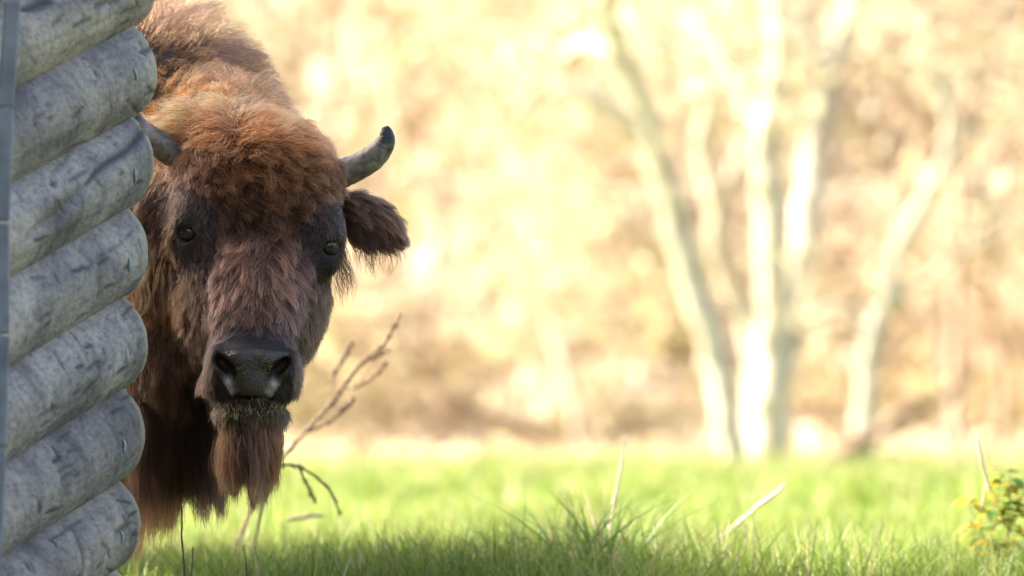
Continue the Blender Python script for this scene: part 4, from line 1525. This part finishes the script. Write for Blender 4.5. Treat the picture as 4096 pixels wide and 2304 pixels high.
stalk('seed_stalk', 16.7, [
    [(900, 2330, 20), (960, 2140, 20), (1030, 1980, 19), (1110, 1848, 19), (1230, 1720, 17), (1340, 1590, 16), (1420, 1480, 14), (1510, 1400, 12), (1560, 1340, 11), (1592, 1265, 9)],
    [(1230, 1725, 12), (1310, 1690, 11), (1380, 1630, 10), (1410, 1590, 7)],
    [(1360, 1560, 11), (1425, 1548, 9), (1490, 1515, 8), (1540, 1455, 6)],
    [(1330, 1590, 9), (1340, 1500, 8), (1390, 1420, 7), (1410, 1370, 6)],
    [(1440, 1462, 9), (1490, 1432, 7), (1535, 1405, 6), (1560, 1400, 4)],
], 'branching dry brown stalk with seeds leaning out past the beard', M_STALK, seeds=90, seed=1)
stalk('drooping_stalk', 15.9, [
    [(1000, 2340, 11), (1040, 2060, 11), (1110, 1880, 11), (1180, 1862, 11), (1240, 1892, 11), (1310, 1960, 11), (1350, 2020, 9), (1368, 2060, 6)],
    [(1195, 1868, 9), (1215, 1920, 10), (1240, 1975, 8), (1258, 2010, 5)],
], 'drooping greenish stalk arching down to the grass below the seed stalk', M_STALKG, seeds=30, seed=2)
stalk('bleached_stick', 16.4, [
    [(2760, 2270, 22), (2840, 2200, 20), (2960, 2090, 18), (3040, 2020, 16), (3136, 1938, 13)],
    [(2960, 2090, 9), (2990, 2120, 7), (3010, 2170, 5)],
], 'pale straight stick slanting up out of the meadow grass', M_STRAW, 'stick', seed=3, part='twig')
stalk('bleached_stalk', 16.2, [[(2430, 2290, 12), (2440, 2130, 12), (2455, 2000, 13), (2472, 1900, 11), (2490, 1790, 10), (2500, 1730, 6)]], 'pale upright stalk rising behind the tall green tussock', M_STRAW, seed=4)
stalk('dark_stem', 14.35, [[(736, 2420, 9), (734, 2200, 8), (733, 2050, 7), (728, 1940, 5)]], 'thin dark upright stem standing under the mane', M_STALKD, 'stem', group='thin dark stems', seed=5)
stalk('dark_stem', 14.4, [[(766, 2420, 8), (766, 2260, 6), (772, 2190, 5)]], 'shorter thin dark stem next to the tall one under the mane', M_STALKD, 'stem', group='thin dark stems', seed=6)
stalk('dark_stem', 14.45, [[(986, 2420, 8), (984, 2280, 7), (977, 2180, 5)]], 'short thin dark stem in the grass under the beard', M_STALKD, 'stem', group='thin dark stems', seed=7)
stalk('reed_stalk', 15.8, [[(4020, 2100, 14), (3960, 1960, 15), (3925, 1840, 14), (3912, 1740, 8)], [(3945, 1930, 8), (3930, 2000, 10), (3925, 2080, 6)]], 'pale reed stalk leaning above the yellow-leaved plant', M_STRAW, seed=8, part='leaf_blade')
stalk('fallen_twig', 16.6, [[(1150, 2085, 14), (1220, 2070, 15), (1290, 2062, 12)], [(1220, 2070, 8), (1250, 2050, 6)]], 'short brown twig lying in the grass under the drooping stalk', M_STALKD, 'twig', seed=9, part='twig')


def leafy_plant(u, y, label, seed, n=26, hgt=0.30, pal=None, size=0.03):
    r = np.random.default_rng(seed + 90)
    x = (u - CU) / F * y
    b0 = np.array([x, y, float(ground_z(x, y))])
    root = empty('leafy_plant', b0)
    tag(root, label, 'plant')
    for s in range(4):
        d = np.array([r.normal(0, 0.22), r.normal(0, 0.2), 1.0])
        pts = [b0 + np.array([r.normal(0, .02), r.normal(0, .02), -0.02])]
        for q in range(6):
            d = d + r.normal(0, 0.12, 3)
            d[2] = abs(d[2])
            pts.append(pts[-1] + d / np.linalg.norm(d) * hgt / 6 * r.uniform(0.8, 1.1))
        pts = np.array(pts)
        mb = MB()
        mb.tube(pts, np.linspace(0.0022, 0.001, 7), 6)
        mb.build('stem', M_STALKG, root)
        for e in range(n // 4):
            k = r.uniform(1.5, 6)
            i0 = int(min(k, 5))
            c = pts[i0] + (pts[i0 + 1] - pts[i0]) * (k - i0)
            a = r.uniform(0, 2 * np.pi)
            out = np.array([math.cos(a), math.sin(a), r.uniform(-0.3, 0.5)])
            out /= np.linalg.norm(out)
            sd = np.cross(out, [0, 0, 1.0])
            sd /= np.linalg.norm(sd)
            up = np.cross(sd, out)
            L = size * r.uniform(0.7, 1.3)
            V = []
            for t in np.linspace(0, 1, 6):
                w = L * 0.36 * math.sin(math.pi * min(t * 0.93 + 0.05, 1)) ** 0.8
                m0 = c + out * L * (0.15 + t) - np.array([0, 0, 0.35 * L * t * t])
                V += [m0 - sd * w + up * w * 0.3, m0, m0 + sd * w + up * w * 0.3]
            Q = []
            for t in range(5):
                for s_ in range(2):
                    a0 = t * 3 + s_
                    Q.append([a0, a0 + 1, a0 + 4, a0 + 3])
            o = link('leaf', fast_mesh('leaf', np.array(V), np.array(Q), np.repeat(pick(r, 1, pal), 18, axis=0)), root)
            o.data.materials.append(M_GRASS)
    return root


leafy_plant(4000, 15.7, 'bushy plant with yellow and green leaves at the meadow edge', 1, 120, 0.34, [(0.42, 0.34, 0.04, 3), (0.28, 0.32, 0.05, 3), (0.12, 0.22, 0.04, 2)], 0.042)
leafy_plant(2230, 15.6, 'small thin plant with few yellow-green leaves beside the tall tussock', 2, 22, 0.25, [(0.36, 0.34, 0.05, 3), (0.22, 0.30, 0.05, 2)], 0.024)
